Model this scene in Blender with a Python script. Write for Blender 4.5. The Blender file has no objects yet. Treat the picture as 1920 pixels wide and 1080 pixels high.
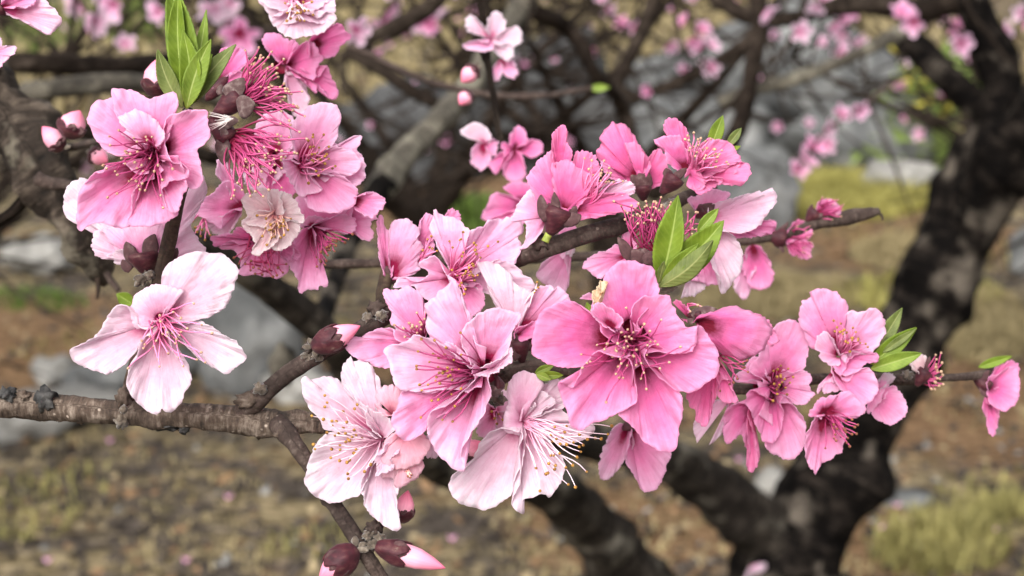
import bpy, math, random
import numpy as np
from mathutils import Vector, noise as mnoise

# ------------------------------------------------------------------ camera
R = math.radians
scene = bpy.context.scene
CAM_H, TILT = 1.35, R(13.5)
LENS, SENSOR, FOCUS = 50.0, 36.0, 0.304
cam_data = bpy.data.cameras.new('camera')
cam_data.lens, cam_data.sensor_width = LENS, SENSOR
cam_data.clip_start, cam_data.clip_end = 0.02, 400.0
cam_data.dof.use_dof = True
cam_data.dof.focus_distance = FOCUS
cam_data.dof.aperture_fstop = 20.0
camera = bpy.data.objects.new('camera', cam_data)
camera.location = (0, 0, CAM_H)
camera.rotation_euler = (R(90) - TILT, 0, 0)
scene.collection.objects.link(camera)
scene.camera = camera

# ------------------------------------------------------------------ sky, sun, exposure
SUN_EL, SUN_AZ = R(42), R(205)       # azimuth measured clockwise from +Y
world = bpy.data.worlds.new('World')
scene.world = world
world.use_nodes = True
wn, wl = world.node_tree.nodes, world.node_tree.links
wn.clear()
sky = wn.new('ShaderNodeTexSky')
sky.sky_type = 'NISHITA'
sky.sun_disc = False
sky.sun_elevation, sky.sun_rotation = SUN_EL, SUN_AZ
sky.dust_density, sky.ozone_density, sky.air_density = 4.0, 1.0, 1.0
hs = wn.new('ShaderNodeHueSaturation')
hs.inputs['Saturation'].default_value = 0.18     # an overcast, nearly white sky
bg = wn.new('ShaderNodeBackground')
bg.inputs['Strength'].default_value = 0.15
wo = wn.new('ShaderNodeOutputWorld')
wl.new(sky.outputs[0], hs.inputs['Color'])
wl.new(hs.outputs[0], bg.inputs['Color'])
wl.new(bg.outputs[0], wo.inputs['Surface'])
sd = bpy.data.lights.new('sun', 'SUN')
sd.energy, sd.angle, sd.color = 1.4, R(55), (1.0, 0.97, 0.93)
sun = bpy.data.objects.new('sun', sd)
sdir = Vector((math.sin(SUN_AZ) * math.cos(SUN_EL), math.cos(SUN_AZ) * math.cos(SUN_EL), math.sin(SUN_EL)))
sun.rotation_euler = (-sdir).to_track_quat('-Z', 'Y').to_euler()
scene.collection.objects.link(sun)
scene.view_settings.view_transform = 'Standard'
scene.view_settings.look = 'None'
scene.view_settings.gamma = 1.0
scene.view_settings.use_curve_mapping = False
scene.view_settings.exposure = 0.98
scene.cycles.use_denoising = True
scene.cycles.max_bounces = 8
scene.cycles.transparent_max_bounces = 8

# ------------------------------------------------------------------ helpers
COL = scene.collection
FWD = np.array([0, math.cos(TILT), -math.sin(TILT)])
UPV = np.array([0, math.sin(TILT), math.cos(TILT)])
RGT = np.array([1.0, 0, 0])
CAM = np.array([0, 0, CAM_H])
K = SENSOR / LENS / 1920.0            # metres per photo pixel per metre of distance


def P(x, y, d):
    """photo pixel (1920x1080) at depth d (metres along the view axis) -> world point(s)"""
    x, y, d = np.asarray(x, float), np.asarray(y, float), np.asarray(d, float)
    a = (x - 960) * K * d
    b = (540 - y) * K * d
    return CAM + RGT * a[..., None] + UPV * b[..., None] + FWD * d[..., None]


def ground_at(x, y, z=0.0):
    """where the ray through a photo pixel meets height z"""
    v = RGT * ((x - 960) * K) + UPV * ((540 - y) * K) + FWD
    t = (z - CAM_H) / v[2]
    return CAM + v * t


def link(o, parent=None):
    COL.objects.link(o)
    if parent is not None:
        o.parent = parent
    return o


def tag(o, label=None, cat=None, group=None, kind=None):
    if label: o['label'] = label
    if cat: o['category'] = cat
    if group: o['group'] = group
    if kind: o['kind'] = kind
    return o


def empty(name, loc):
    e = bpy.data.objects.new(name, None)
    e.empty_display_size = 0.005
    e.location = Vector(loc)
    return link(e)


def mesh_obj(name, V, F, mats, parent=None, uv=None, smooth=True, matidx=None, origin=None, col=None):
    """one mesh object; V in world space, moved to local space of its parent or its own origin"""
    V = np.asarray(V, float)
    if parent is not None:
        org = np.array(parent_origin(parent))
    elif origin is not None:
        org = np.array(origin)
    else:
        org = np.zeros(3)
    me = bpy.data.meshes.new(name)
    me.from_pydata((V - org).tolist(), [], F if isinstance(F, list) else F.tolist())
    for m in (mats if isinstance(mats, (list, tuple)) else [mats]):
        me.materials.append(m)
    if matidx is not None:
        me.polygons.foreach_set('material_index', np.asarray(matidx, np.int32))
    if smooth:
        me.polygons.foreach_set('use_smooth', np.ones(len(me.polygons), bool))
    if uv is not None:
        lay = me.uv_layers.new(name='UVMap')
        li = np.empty(len(me.loops), np.int32)
        me.loops.foreach_get('vertex_index', li)
        lay.data.foreach_set('uv', np.asarray(uv, np.float32)[li].ravel())
    me.update()
    o = bpy.data.objects.new(name, me)
    if parent is None:
        o.location = Vector(org)
    link(o, parent)
    return o


ORG = {}


def parent_origin(p):
    o = np.zeros(3)
    while p is not None:
        o = o + np.array(p.location)
        p = p.parent
    return o


def grid_faces(nu, nv, wrap=False):
    """quads of a (nu rows) x (nv columns) vertex grid"""
    i = np.arange(nu - 1)[:, None]
    j = np.arange(nv if wrap else nv - 1)[None, :]
    j2 = (j + 1) % nv
    a = i * nv + j
    b = i * nv + j2
    c = (i + 1) * nv + j2
    d = (i + 1) * nv + j
    return np.stack([a, b, c, d], -1).reshape(-1, 4)


def catmull(pts, n):
    pts = np.asarray(pts, float)
    p = np.vstack([2 * pts[0] - pts[1], pts, 2 * pts[-1] - pts[-2]])
    out = []
    for k in range(1, len(p) - 2):
        t = np.linspace(0, 1, 12, endpoint=False)[:, None]
        a, b, c, d = p[k - 1], p[k], p[k + 1], p[k + 2]
        out.append(0.5 * (2 * b + (c - a) * t + (2 * a - 5 * b + 4 * c - d) * t ** 2 + (3 * b - a - 3 * c + d) * t ** 3))
    out.append(p[-2][None])
    q = np.vstack(out)
    s = np.concatenate([[0], np.cumsum(np.linalg.norm(np.diff(q[:, :min(3, q.shape[1])], axis=0), axis=1))])
    u = np.linspace(0, s[-1], n)
    return np.stack([np.interp(u, s, q[:, k]) for k in range(q.shape[1])], -1), s[-1]


def n1(x, seed):
    return mnoise.noise(Vector((x, seed * 7.31, seed * 1.7)))


def fbm(p, oct=3):
    return mnoise.fractal(Vector(p), 1.0, 2.0, oct)


# ------------------------------------------------------------------ materials
def new_mat(name):
    m = bpy.data.materials.new(name)
    m.use_nodes = True
    nt = m.node_tree
    b = nt.nodes['Principled BSDF']
    return m, nt.nodes, nt.links, b


def ramp(nodes, stops, interp='LINEAR'):
    r = nodes.new('ShaderNodeValToRGB')
    cr = r.color_ramp
    cr.interpolation = interp
    while len(cr.elements) < len(stops):
        cr.elements.new(0.5)
    for e, (p, c) in zip(cr.elements, stops):
        e.position = p
        e.color = (*c, 1) if len(c) == 3 else c
    return r


def mixc(nodes, links, a, b, fac, mode='MIX'):
    m = nodes.new('ShaderNodeMix')
    m.data_type = 'RGBA'
    m.blend_type = mode
    for sock, v in ((m.inputs[6], a), (m.inputs[7], b), (m.inputs[0], fac)):
        if hasattr(v, 'is_output'):
            links.new(v, sock)
        elif isinstance(v, tuple):
            sock.default_value = (*v, 1)
        else:
            sock.default_value = v
    return m.outputs[2]


def tex_noise(nodes, links, vec, scale, detail=4, rough=0.55, dist=0.0):
    n = nodes.new('ShaderNodeTexNoise')
    n.inputs['Scale'].default_value = scale
    n.inputs['Detail'].default_value = detail
    n.inputs['Roughness'].default_value = rough
    n.inputs['Distortion'].default_value = dist
    if vec is not None:
        links.new(vec, n.inputs['Vector'])
    return n


def mapping(nodes, links, vec, scale):
    m = nodes.new('ShaderNodeMapping')
    m.inputs['Scale'].default_value = scale
    links.new(vec, m.inputs['Vector'])
    return m.outputs[0]


PALS = {
    'pink':  ((.20, .001, .025), (.84, .20, .48), (.89, .43, .67)),
    'deep':  ((.26, .002, .030), (.86, .17, .44), (.90, .36, .60)),
    'rose':  ((.28, .003, .045), (.87, .30, .56), (.90, .54, .74)),
    'light': ((.36, .006, .07), (.88, .42, .65), (.90, .66, .80)),
    'pale':  ((.56, .07, .22), (.87, .53, .70), (.88, .71, .80)),
    'white': ((.64, .17, .32), (.85, .62, .73), (.85, .75, .80)),
    'cream': ((.68, .28, .34), (.88, .68, .69), (.89, .80, .80)),
    'shell': ((.66, .19, .28), (.87, .49, .58), (.89, .62, .70)),
}
_pm = {}


def petal_mat(pal):
    if pal in _pm: return _pm[pal]
    base, mid, edge = PALS[pal]
    m, N, L, b = new_mat('petal_' + pal)
    uv = N.new('ShaderNodeUVMap').outputs[0]
    sep = N.new('ShaderNodeSeparateXYZ'); L.new(uv, sep.inputs[0])
    tc = N.new('ShaderNodeTexCoord')
    oi = N.new('ShaderNodeObjectInfo')
    # blotchy shift of the radial gradient
    bl = tex_noise(N, L, tc.outputs['Object'], 150, 5, .7)
    mr = N.new('ShaderNodeMath'); mr.operation = 'MULTIPLY_ADD'
    L.new(bl.outputs[0], mr.inputs[0]); mr.inputs[1].default_value = .42; L.new(sep.outputs[0], mr.inputs[2])
    ms = N.new('ShaderNodeMath'); ms.operation = 'SUBTRACT'; L.new(mr.outputs[0], ms.inputs[0]); ms.inputs[1].default_value = .29
    mo = N.new('ShaderNodeMath'); mo.operation = 'MULTIPLY_ADD'
    L.new(oi.outputs['Random'], mo.inputs[0]); mo.inputs[1].default_value = .18; L.new(ms.outputs[0], mo.inputs[2])
    k_ = .07 if pal in ('pink', 'rose', 'light') else 0
    cr = ramp(N, [(.17 + k_, base), (.34 + k_, tuple(.25 * a + .75 * c for a, c in zip(base, mid))), (.55, mid), (1.0, edge)], 'LINEAR')
    L.new(mo.outputs[0], cr.inputs[0])
    # fine veins that run from the claw to the rim
    vn = tex_noise(N, L, mapping(N, L, uv, (2.2, 60, 1)), 1.0, 3, .6, .4)
    vr = ramp(N, [(.35, (.94, .86, .90)), (.62, (1.02, 1.04, 1.03))])
    L.new(vn.outputs[0], vr.inputs[0])
    c = mixc(N, L, cr.outputs[0], vr.outputs[0], .75, 'MULTIPLY')
    cl = tex_noise(N, L, tc.outputs['Object'], 520, 5, .7, .6)
    clr = ramp(N, [(.32, (.95, .86, .90)), (.68, (1.03, 1.07, 1.06))]); L.new(cl.outputs[0], clr.inputs[0])
    c = mixc(N, L, c, clr.outputs[0], .8, 'MULTIPLY')
    L.new(c, b.inputs['Base Color'])
    b.inputs['Roughness'].default_value = .55
    b.inputs['Specular IOR Level'].default_value = .28
    b.inputs['Sheen Weight'].default_value = .08
    ad = N.new('ShaderNodeMath'); ad.operation = 'ADD'; L.new(vn.outputs[0], ad.inputs[0])
    L.new(cl.outputs[0], ad.inputs[1])
    bp = N.new('ShaderNodeBump'); bp.inputs['Strength'].default_value = .55; bp.inputs['Distance'].default_value = .00035
    L.new(ad.outputs[0], bp.inputs['Height'])
    L.new(bp.outputs[0], b.inputs['Normal'])
    tr = N.new('ShaderNodeBsdfTranslucent'); L.new(c, tr.inputs['Color']); L.new(bp.outputs[0], tr.inputs['Normal'])
    mx = N.new('ShaderNodeMixShader'); mx.inputs[0].default_value = .52
    L.new(b.outputs[0], mx.inputs[1]); L.new(tr.outputs[0], mx.inputs[2])
    L.new(mx.outputs[0], N['Material Output'].inputs['Surface'])
    _pm[pal] = m
    return m


def simple_mat(name, stops, scale, rough=.7, bump=.3, bdist=.0003, detail=5, spec=.3, sheen=0, coords='Object', stretch=None, transl=0):
    m, N, L, b = new_mat(name)
    tc = N.new('ShaderNodeTexCoord').outputs[coords]
    if stretch: tc = mapping(N, L, tc, stretch)
    n = tex_noise(N, L, tc, scale, detail, .6)
    r = ramp(N, stops); L.new(n.outputs[0], r.inputs[0])
    L.new(r.outputs[0], b.inputs['Base Color'])
    b.inputs['Roughness'].default_value = rough
    b.inputs['Specular IOR Level'].default_value = spec
    b.inputs['Sheen Weight'].default_value = sheen
    if bump:
        bp = N.new('ShaderNodeBump'); bp.inputs['Strength'].default_value = bump; bp.inputs['Distance'].default_value = bdist
        L.new(n.outputs[0], bp.inputs['Height']); L.new(bp.outputs[0], b.inputs['Normal'])
    if transl:
        tr = N.new('ShaderNodeBsdfTranslucent'); L.new(r.outputs[0], tr.inputs['Color'])
        mx = N.new('ShaderNodeMixShader'); mx.inputs[0].default_value = transl
        L.new(b.outputs[0], mx.inputs[1]); L.new(tr.outputs[0], mx.inputs[2])
        L.new(mx.outputs[0], N['Material Output'].inputs['Surface'])
    return m


def along_mat(name, c0, c1, rough=.45):
    """filament colour running from base to tip (UV x)"""
    m, N, L, b = new_mat(name)
    uv = N.new('ShaderNodeUVMap').outputs[0]
    sep = N.new('ShaderNodeSeparateXYZ'); L.new(uv, sep.inputs[0])
    r = ramp(N, [(.1, c0), (.7, c1)]); L.new(sep.outputs[0], r.inputs[0])
    L.new(r.outputs[0], b.inputs['Base Color'])
    b.inputs['Roughness'].default_value = rough
    b.inputs['Subsurface Weight'].default_value = 0
    return m


FIL = {
    'mag':  along_mat('filament_magenta', (.15, .002, .022), (.43, .05, .17)),
    'pink': along_mat('filament_pink', (.50, .03, .16), (.78, .24, .44)),
    'white': along_mat('filament_white', (.74, .28, .45), (.88, .66, .74)),
    'tan':  along_mat('filament_tan', (.62, .20, .20), (.80, .48, .40)),
    'dark': along_mat('filament_dark', (.34, .01, .07), (.36, .03, .11)),
}
ANT = {
    'gold': simple_mat('anther_gold', [(.35, (.13, .05, .015)), (.6, (.48, .25, .05))], 1500, .6, .4),
    'tan':  simple_mat('anther_tan', [(.3, (.30, .13, .09)), (.6, (.58, .38, .25))], 1500, .6, .4),
    'brown': simple_mat('anther_brown', [(.3, (.10, .025, .02)), (.6, (.30, .11, .06))], 1500, .6, .4),
}
M_CALYX = simple_mat('calyx_maroon', [(.25, (.014, .002, .004)), (.50, (.050, .006, .012)), (.64, (.085, .026, .027)), (.78, (.22, .17, .13))], 330, .6, .6, .0005, sheen=.06, stretch=(1, 1, 2.2))
M_SEPAL = simple_mat('sepal_velvet', [(.25, (.030, .010, .012)), (.55, (.075, .032, .033)), (.8, (.17, .12, .11))], 600, .75, .6, .0005, sheen=.1)
M_GREYSEPAL = simple_mat('sepal_grey_down', [(.25, (.035, .016, .017)), (.5, (.085, .048, .046)), (.72, (.22, .17, .155))], 560, .85, .7, .0005, sheen=.15)
M_THROAT = simple_mat('throat_magenta', [(.3, (.07, .001, .008)), (.7, (.17, .003, .025))], 500, .55, .2)
M_SCALE = simple_mat('bud_scale_grey', [(.25, (.025, .017, .012)), (.52, (.10, .076, .056)), (.74, (.28, .235, .185))], 520, .85, .6, .0005, sheen=.3)
M_GREENBASE = simple_mat('bud_base_green', [(.3, (.16, .20, .03)), (.7, (.42, .48, .10))], 500, .6, .2)
M_WITHER = simple_mat('withered_edge', [(.3, (.30, .12, .04)), (.7, (.80, .66, .48))], 500, .7, .4)
M_HAIR = simple_mat('white_hair', [(.3, (.6, .55, .52)), (.7, (.8, .76, .72))], 500, .7, 0)


def bud_mat():
    m, N, L, b = new_mat('bud_petal')
    uv = N.new('ShaderNodeUVMap').outputs[0]
    sep = N.new('ShaderNodeSeparateXYZ'); L.new(uv, sep.inputs[0])
    r = ramp(N, [(.2, (.80, .42, .50)), (.6, (.86, .34, .46)), (1, (.80, .17, .28))]); L.new(sep.outputs[0], r.inputs[0])
    vn = tex_noise(N, L, mapping(N, L, uv, (2, 26, 1)), 1, 3)
    vr = ramp(N, [(.35, (.88, .82, .84)), (.65, (1.04, 1.04, 1.04))]); L.new(vn.outputs[0], vr.inputs[0])
    c = mixc(N, L, r.outputs[0], vr.outputs[0], .8, 'MULTIPLY')
    L.new(c, b.inputs['Base Color']); b.inputs['Roughness'].default_value = .5
    b.inputs['Specular IOR Level'].default_value = .3
    return m


M_BUD = bud_mat()


def leaf_mat(name, c_dark, c_mid, c_rib, transl=.3):
    m, N, L, b = new_mat(name)
    uv = N.new('ShaderNodeUVMap').outputs[0]
    sep = N.new('ShaderNodeSeparateXYZ'); L.new(uv, sep.inputs[0])
    ab = N.new('ShaderNodeMath'); ab.operation = 'ABSOLUTE'; L.new(sep.outputs[1], ab.inputs[0])
    # side veins: chevrons that leave the midrib towards the tip
    ch = N.new('ShaderNodeMath'); ch.operation = 'MULTIPLY_ADD'; L.new(ab.outputs[0], ch.inputs[0]); ch.inputs[1].default_value = -.16; L.new(sep.outputs[0], ch.inputs[2])
    fr = N.new('ShaderNodeMath'); fr.operation = 'MULTIPLY'; L.new(ch.outputs[0], fr.inputs[0]); fr.inputs[1].default_value = 75
    sn = N.new('ShaderNodeMath'); sn.operation = 'SINE'; L.new(fr.outputs[0], sn.inputs[0])
    n = tex_noise(N, L, N.new('ShaderNodeTexCoord').outputs['Object'], 260, 4)
    r = ramp(N, [(.3, c_dark), (.7, c_mid)]); L.new(n.outputs[0], r.inputs[0])
    vr = ramp(N, [(.82, (0, 0, 0)), (1.0, (.16, .16, .16))]); L.new(sn.outputs[0], vr.inputs[0])
    c = mixc(N, L, r.outputs[0], c_rib, vr.outputs[0])
    rr = ramp(N, [(.03, (1, 1, 1)), (.10, (0, 0, 0))]); L.new(ab.outputs[0], rr.inputs[0])
    c = mixc(N, L, c, c_rib, rr.outputs[0])
    L.new(c, b.inputs['Base Color']); b.inputs['Roughness'].default_value = .55
    b.inputs['Specular IOR Level'].default_value = .3
    bp = N.new('ShaderNodeBump'); bp.inputs['Strength'].default_value = .12; bp.inputs['Distance'].default_value = .0003
    L.new(sn.outputs[0], bp.inputs['Height']); L.new(bp.outputs[0], b.inputs['Normal'])
    tr = N.new('ShaderNodeBsdfTranslucent'); L.new(c, tr.inputs['Color'])
    mx = N.new('ShaderNodeMixShader'); mx.inputs[0].default_value = transl
    L.new(b.outputs[0], mx.inputs[1]); L.new(tr.outputs[0], mx.inputs[2])
    L.new(mx.outputs[0], N['Material Output'].inputs['Surface'])
    return m


M_LEAF = {
    'bright': leaf_mat('leaf_bright', (.11, .175, .012), (.22, .31, .028), (.33, .41, .09)),
    'mid':    leaf_mat('leaf_mid', (.12, .19, .018), (.24, .33, .045), (.36, .43, .12)),
    'olive':  leaf_mat('leaf_olive', (.09, .12, .025), (.20, .245, .065), (.29, .31, .11), .25),
}


def bark_mat(name, dark, mid, pale, around=1.0, sc=1.0, spots=.5, lich=None, spec=.3):
    """bark on a limb: UV x = round the limb (0..1), UV y = metres along it"""
    m, N, L, b = new_mat(name)
    tc = N.new('ShaderNodeTexCoord').outputs['Object']
    uv = N.new('ShaderNodeUVMap').outputs[0]
    n1_ = tex_noise(N, L, tc, 260 * sc, 6, .65)
    n2 = tex_noise(N, L, mapping(N, L, uv, (3.0 * around, 900 * sc, 1)), 1, 4, .65)
    n3 = tex_noise(N, L, tc, 70 * sc, 3, .5)
    ad = N.new('ShaderNodeMath'); ad.operation = 'ADD'; L.new(n1_.outputs[0], ad.inputs[0]); L.new(n2.outputs[0], ad.inputs[1])
    hf = N.new('ShaderNodeMath'); hf.operation = 'MULTIPLY'; L.new(ad.outputs[0], hf.inputs[0]); hf.inputs[1].default_value = .5
    r = ramp(N, [(.34, dark), (.5, mid), (.66, pale)]); L.new(hf.outputs[0], r.inputs[0])
    r3 = ramp(N, [(.35, (.45, .42, .40)), (.65, (1.1, 1.08, 1.05))]); L.new(n3.outputs[0], r3.inputs[0])
    c = mixc(N, L, r.outputs[0], r3.outputs[0], .8, 'MULTIPLY')
    if spots:
        vo = N.new('ShaderNodeTexVoronoi'); vo.inputs['Scale'].default_value = 520 * sc; L.new(tc, vo.inputs['Vector'])
        vr = ramp(N, [(.10, (1, 1, 1)), (.24, (0, 0, 0))]); L.new(vo.outputs['Distance'], vr.inputs[0])
        vn = tex_noise(N, L, tc, 330 * sc, 2); vnr = ramp(N, [(.56, (0, 0, 0)), (.64, (spots,) * 3)]); L.new(vn.outputs[0], vnr.inputs[0])
        f = mixc(N, L, vr.outputs[0], vnr.outputs[0], 1.0, 'MULTIPLY')
        c = mixc(N, L, c, tuple(min(.6, x * 1.7) for x in pale), f)
    if lich:
        ln = tex_noise(N, L, tc, 95 * sc, 4, .6)
        lr = ramp(N, [(.54, (0, 0, 0)), (.66, (.85, .85, .85))]); L.new(ln.outputs[0], lr.inputs[0])
        c = mixc(N, L, c, lich, lr.outputs[0])
    L.new(c, b.inputs['Base Color']); b.inputs['Roughness'].default_value = .85
    b.inputs['Specular IOR Level'].default_value = spec
    bp = N.new('ShaderNodeBump'); bp.inputs['Strength'].default_value = 1.0; bp.inputs['Distance'].default_value = .0010 / sc
    L.new(hf.outputs[0], bp.inputs['Height']); L.new(bp.outputs[0], b.inputs['Normal'])
    return m


M_BARK = bark_mat('bark_branch', (.014, .010, .008), (.085, .060, .045), (.27, .22, .18), spots=.9)
M_TWIG = bark_mat('bark_twig', (.022, .014, .011), (.060, .040, .033), (.13, .10, .085), spots=.7)
M_GREENTWIG = bark_mat('bark_young_twig', (.020, .012, .009), (.050, .030, .020), (.09, .065, .04), spots=.3)
M_LIMB = bark_mat('bark_limb_dark', (.0010, .0008, .0007), (.0040, .0032, .0028), (.040, .032, .026), sc=.16, spots=0, lich=(.115, .096, .076), spec=.05)
M_LIMBMID = bark_mat('bark_limb_mid', (.004, .0032, .0027), (.022, .018, .0145), (.085, .072, .058), sc=.18, spots=0, lich=(.15, .133, .105), spec=.08)
M_LIMBNEAR = bark_mat('bark_limb_gnarled', (.006, .005, .004), (.035, .026, .020), (.17, .135, .105), sc=.42, spots=.4, lich=(.16, .14, .105), spec=.15)
M_LIMBPALE = bark_mat('bark_limb_grey', (.015, .013, .010), (.07, .061, .047), (.20, .18, .14), sc=.2, spots=.3, lich=(.22, .20, .15))
M_LIMBFAR = bark_mat('bark_far', (.007, .0052, .004), (.025, .0185, .0145), (.085, .066, .052), sc=.1, spots=0, spec=.05)
M_KNOT = simple_mat('knot_black', [(.3, (.008, .008, .009)), (.7, (.07, .065, .06))], 420, .6, .9, .0008)


# ------------------------------------------------------------------ builders for limbs
def tube(name, pts, mat, parent=None, nseg=14, step=None, lump=.08, seed=1, freq=3.0, knobs=0, origin=None, cap_taper=.5):
    """pts: list of (x, y, z, r) in world metres -> a lumpy tapering limb"""
    pts = np.asarray(pts, float)
    ln = np.linalg.norm(np.diff(pts[:, :3], axis=0), axis=1).sum()
    rm = pts[:, 3].mean()
    n = int(min(260, max(8, ln / (step or rm * .7))))
    q, ln = catmull(pts, n)
    c, r = q[:, :3], q[:, 3]
    T = np.gradient(c, axis=0); T /= np.linalg.norm(T, axis=1)[:, None] + 1e-12
    up = np.array([0.13, -.9, .4]); up = up - T[0] * up.dot(T[0]); up /= np.linalg.norm(up)
    Nn = [up]
    for k in range(1, n):
        v = Nn[-1] - T[k] * Nn[-1].dot(T[k]); Nn.append(v / np.linalg.norm(v))
    Nn = np.array(Nn); B = np.cross(T, Nn)
    th = np.linspace(0, 2 * math.pi, nseg, endpoint=False)
    rng = random.Random(seed * 13 + 5)
    V = np.zeros((n, nseg, 3)); s = np.linspace(0, ln, n)
    kn = [(rng.uniform(0, ln), rng.uniform(0, 6.28), rng.uniform(.2, .5)) for _ in range(knobs)]
    for i in range(n):
        for j in range(nseg):
            d = Nn[i] * math.cos(th[j]) + B[i] * math.sin(th[j])
            p = c[i] / rm * .5 * freq / 3 + d * freq * .35
            f = 1 + lump * 2.2 * fbm((p[0] + seed, p[1], p[2]), 3)
            for ks, kt, ka in kn:
                dd = ((s[i] - ks) / r[i]) ** 2 + (2 * math.sin((th[j] - kt) / 2)) ** 2
                if dd < 2: f += ka * math.exp(-dd * 2.2)
            V[i, j] = c[i] + d * r[i] * f
    V = V.reshape(-1, 3)
    F = grid_faces(n, nseg, True).tolist()
    uv = np.stack([np.tile(np.linspace(0, 1, nseg), n), np.repeat(s, nseg)], -1)
    # rounded ends
    a = len(V)
    V = np.vstack([V, c[0] - T[0] * r[0] * cap_taper, c[-1] + T[-1] * r[-1] * cap_taper])
    uv = np.vstack([uv, [.5, 0], [.5, ln]])
    for j in range(nseg):
        F.append([a, (j + 1) % nseg, j]); F.append([a + 1, (n - 1) * nseg + j, (n - 1) * nseg + (j + 1) % nseg])
    return mesh_obj(name, V, F, mat, parent, uv, origin=origin)


def ptube(name, spec, mat, parent=None, **kw):
    """spec: list of (px, py, depth, radius in photo px)"""
    pts = [(*P(x, y, d), r * K * d) for x, y, d, r in spec]
    return tube(name, pts, mat, parent, **kw)


_ico = {}


def icosphere(sub):
    if sub in _ico: return _ico[sub]
    import bmesh
    bm = bmesh.new(); bmesh.ops.create_icosphere(bm, subdivisions=sub, radius=1)
    V = np.array([v.co[:] for v in bm.verts]); F = [[v.index for v in f.verts] for f in bm.faces]
    bm.free(); _ico[sub] = (V, F)
    return V, F


def lump(name, c, axes, mat, parent=None, rough=.3, freq=1.5, seed=1, sub=3, origin=None):
    """noise-shaped ellipsoid; axes = 3x3 rows of half-axis vectors"""
    V, F = icosphere(sub)
    f = np.array([1 + rough * fbm((v[0] * freq + seed * 3.1, v[1] * freq + seed, v[2] * freq), 4) for v in V])
    W = np.asarray(c) + (V * f[:, None]) @ np.asarray(axes)
    return mesh_obj(name, W, F, mat, parent, origin=origin)


# ------------------------------------------------------------------ builders for blossoms
class Win:
    def __init__(s, x0, y0, sc): s.x0, s.y0, s.sc = x0, y0, sc
    def pts(s, txt): return np.array([[float(a) / s.sc + b for a, b in zip(p.split(','), (s.x0, s.y0))] for p in txt.split()])
    def pt(s, t): return np.array([t[0] / s.sc + s.x0, t[1] / s.sc + s.y0])


Z1, Z2, Z3 = Win(0, 0, 2.7), Win(340, 0, 2.7), Win(100, 380, 2.5714)
Z4, Z5, Z6 = Win(340, 340, 2.7), Win(540, 600, 2.7), Win(680, 380, 3.375)
Z7, Z8, Z9 = Win(780, 620, 2.842), Win(940, 200, 3.0), Win(980, 460, 2.7)
Z10, Z11, Z0 = Win(1340, 520, 2.7), Win(580, 880, 5.4), Win(0, 0, 1.0)
Z14, Z16 = Win(600, 0, 2.595), Win(1380, 340, 4.909)
_seed = [0]


def nseed():
    _seed[0] += 1
    return _seed[0]


def petal(parent, win, txt, base, d0, pal, z0=0, zt=.25, bow=-.05, cup=.12, ruf=.07, nt=92, ns=18, jag=1.0, name='petal', curl=0.0, s0=.03, wide=0.0):
    """a thin curved petal. Ratios (zt, bow, cup, ruf, curl) are in petal lengths towards the camera"""
    sd_ = nseed()
    px = d0 * K
    b = win.pt(base)
    op = win.pts(txt)
    if wide:        # shoulders that tuck under the neighbouring petals
        cen = op.mean(axis=0) - b
        def shoulder(q):
            v = q - b
            sg = 1 if cen[0] * v[1] - cen[1] * v[0] > 0 else -1
            a_ = sg * wide
            return b + .76 * np.array([v[0] * math.cos(a_) - v[1] * math.sin(a_), v[0] * math.sin(a_) + v[1] * math.cos(a_)])
        op = np.vstack([shoulder(op[0]), op, shoulder(op[-1])])
    o, per = catmull(op, nt)
    # slightly nibbled rim
    tang = np.gradient(o, axis=0); tang /= np.linalg.norm(tang, axis=1)[:, None] + 1e-9
    nrm = np.stack([tang[:, 1], -tang[:, 0]], -1)
    w = np.linspace(-1, 1, nt)
    env = (1 - w ** 6)
    q_ = 64 / nt
    jit = np.array([2.6 * n1(k * q_ * .33, sd_ + .5) + 1.9 * n1(k * q_ * .9, sd_ + 9.5) + .9 * n1(k * q_ * 1.9, sd_ + 15.5) - 8 * max(0, n1(k * q_ * .23, sd_ + 50.5) - .40) for k in range(nt)]) * jag * 1.35 * env
    o = o + nrm * jit[:, None]
    Ln = np.linalg.norm(o - b, axis=1).max()
    s = s0 + (1 - s0) * np.linspace(0, 1, ns) ** .92
    X = b[0] + (o[None, :, 0] - b[0]) * s[:, None]
    Y = b[1] + (o[None, :, 1] - b[1]) * s[:, None]
    S, W = np.meshgrid(s, w, indexing='ij')
    rn = np.array([n1(x * 2.3, sd_ + 21.5) + .5 * n1(x * 6.1, sd_ + 33.5) for x in w])
    fr = np.array([n1(x * 17, sd_ + 61.5) for x in w])
    Z = .62 * zt * S + .7 * bow * 4 * S * (1 - S) + .6 * cup * S * W ** 2 + ruf * (S ** 2.5) * rn[None, :] * 1.5
    Z += .035 * fr[None, :] * np.clip((S - .6) / .4, 0, 1) ** 2
    Z += curl * np.clip((S - .68) / .32, 0, 1) ** 2
    cr = np.array([[mnoise.noise(Vector((x * .045, y * .045, sd_ * 3.3))) + .45 * mnoise.noise(Vector((x * .11, y * .11, sd_ * 5.3 + 4))) for x, y in zip(xr, yr)] for xr, yr in zip(X, Y)])
    Z += cr * .045 * S
    Z = z0 + Z * Ln
    V = P(X, Y, d0 - Z * px).reshape(-1, 3)
    uv = np.stack([S.ravel(), (W.ravel() + 1) * .5], -1)
    o_ = mesh_obj(name, V, grid_faces(ns, nt), petal_mat(pal), parent, uv)
    md = o_.modifiers.new('thickness', 'SOLIDIFY'); md.thickness = .00016; md.offset = 0
    return o_


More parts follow.
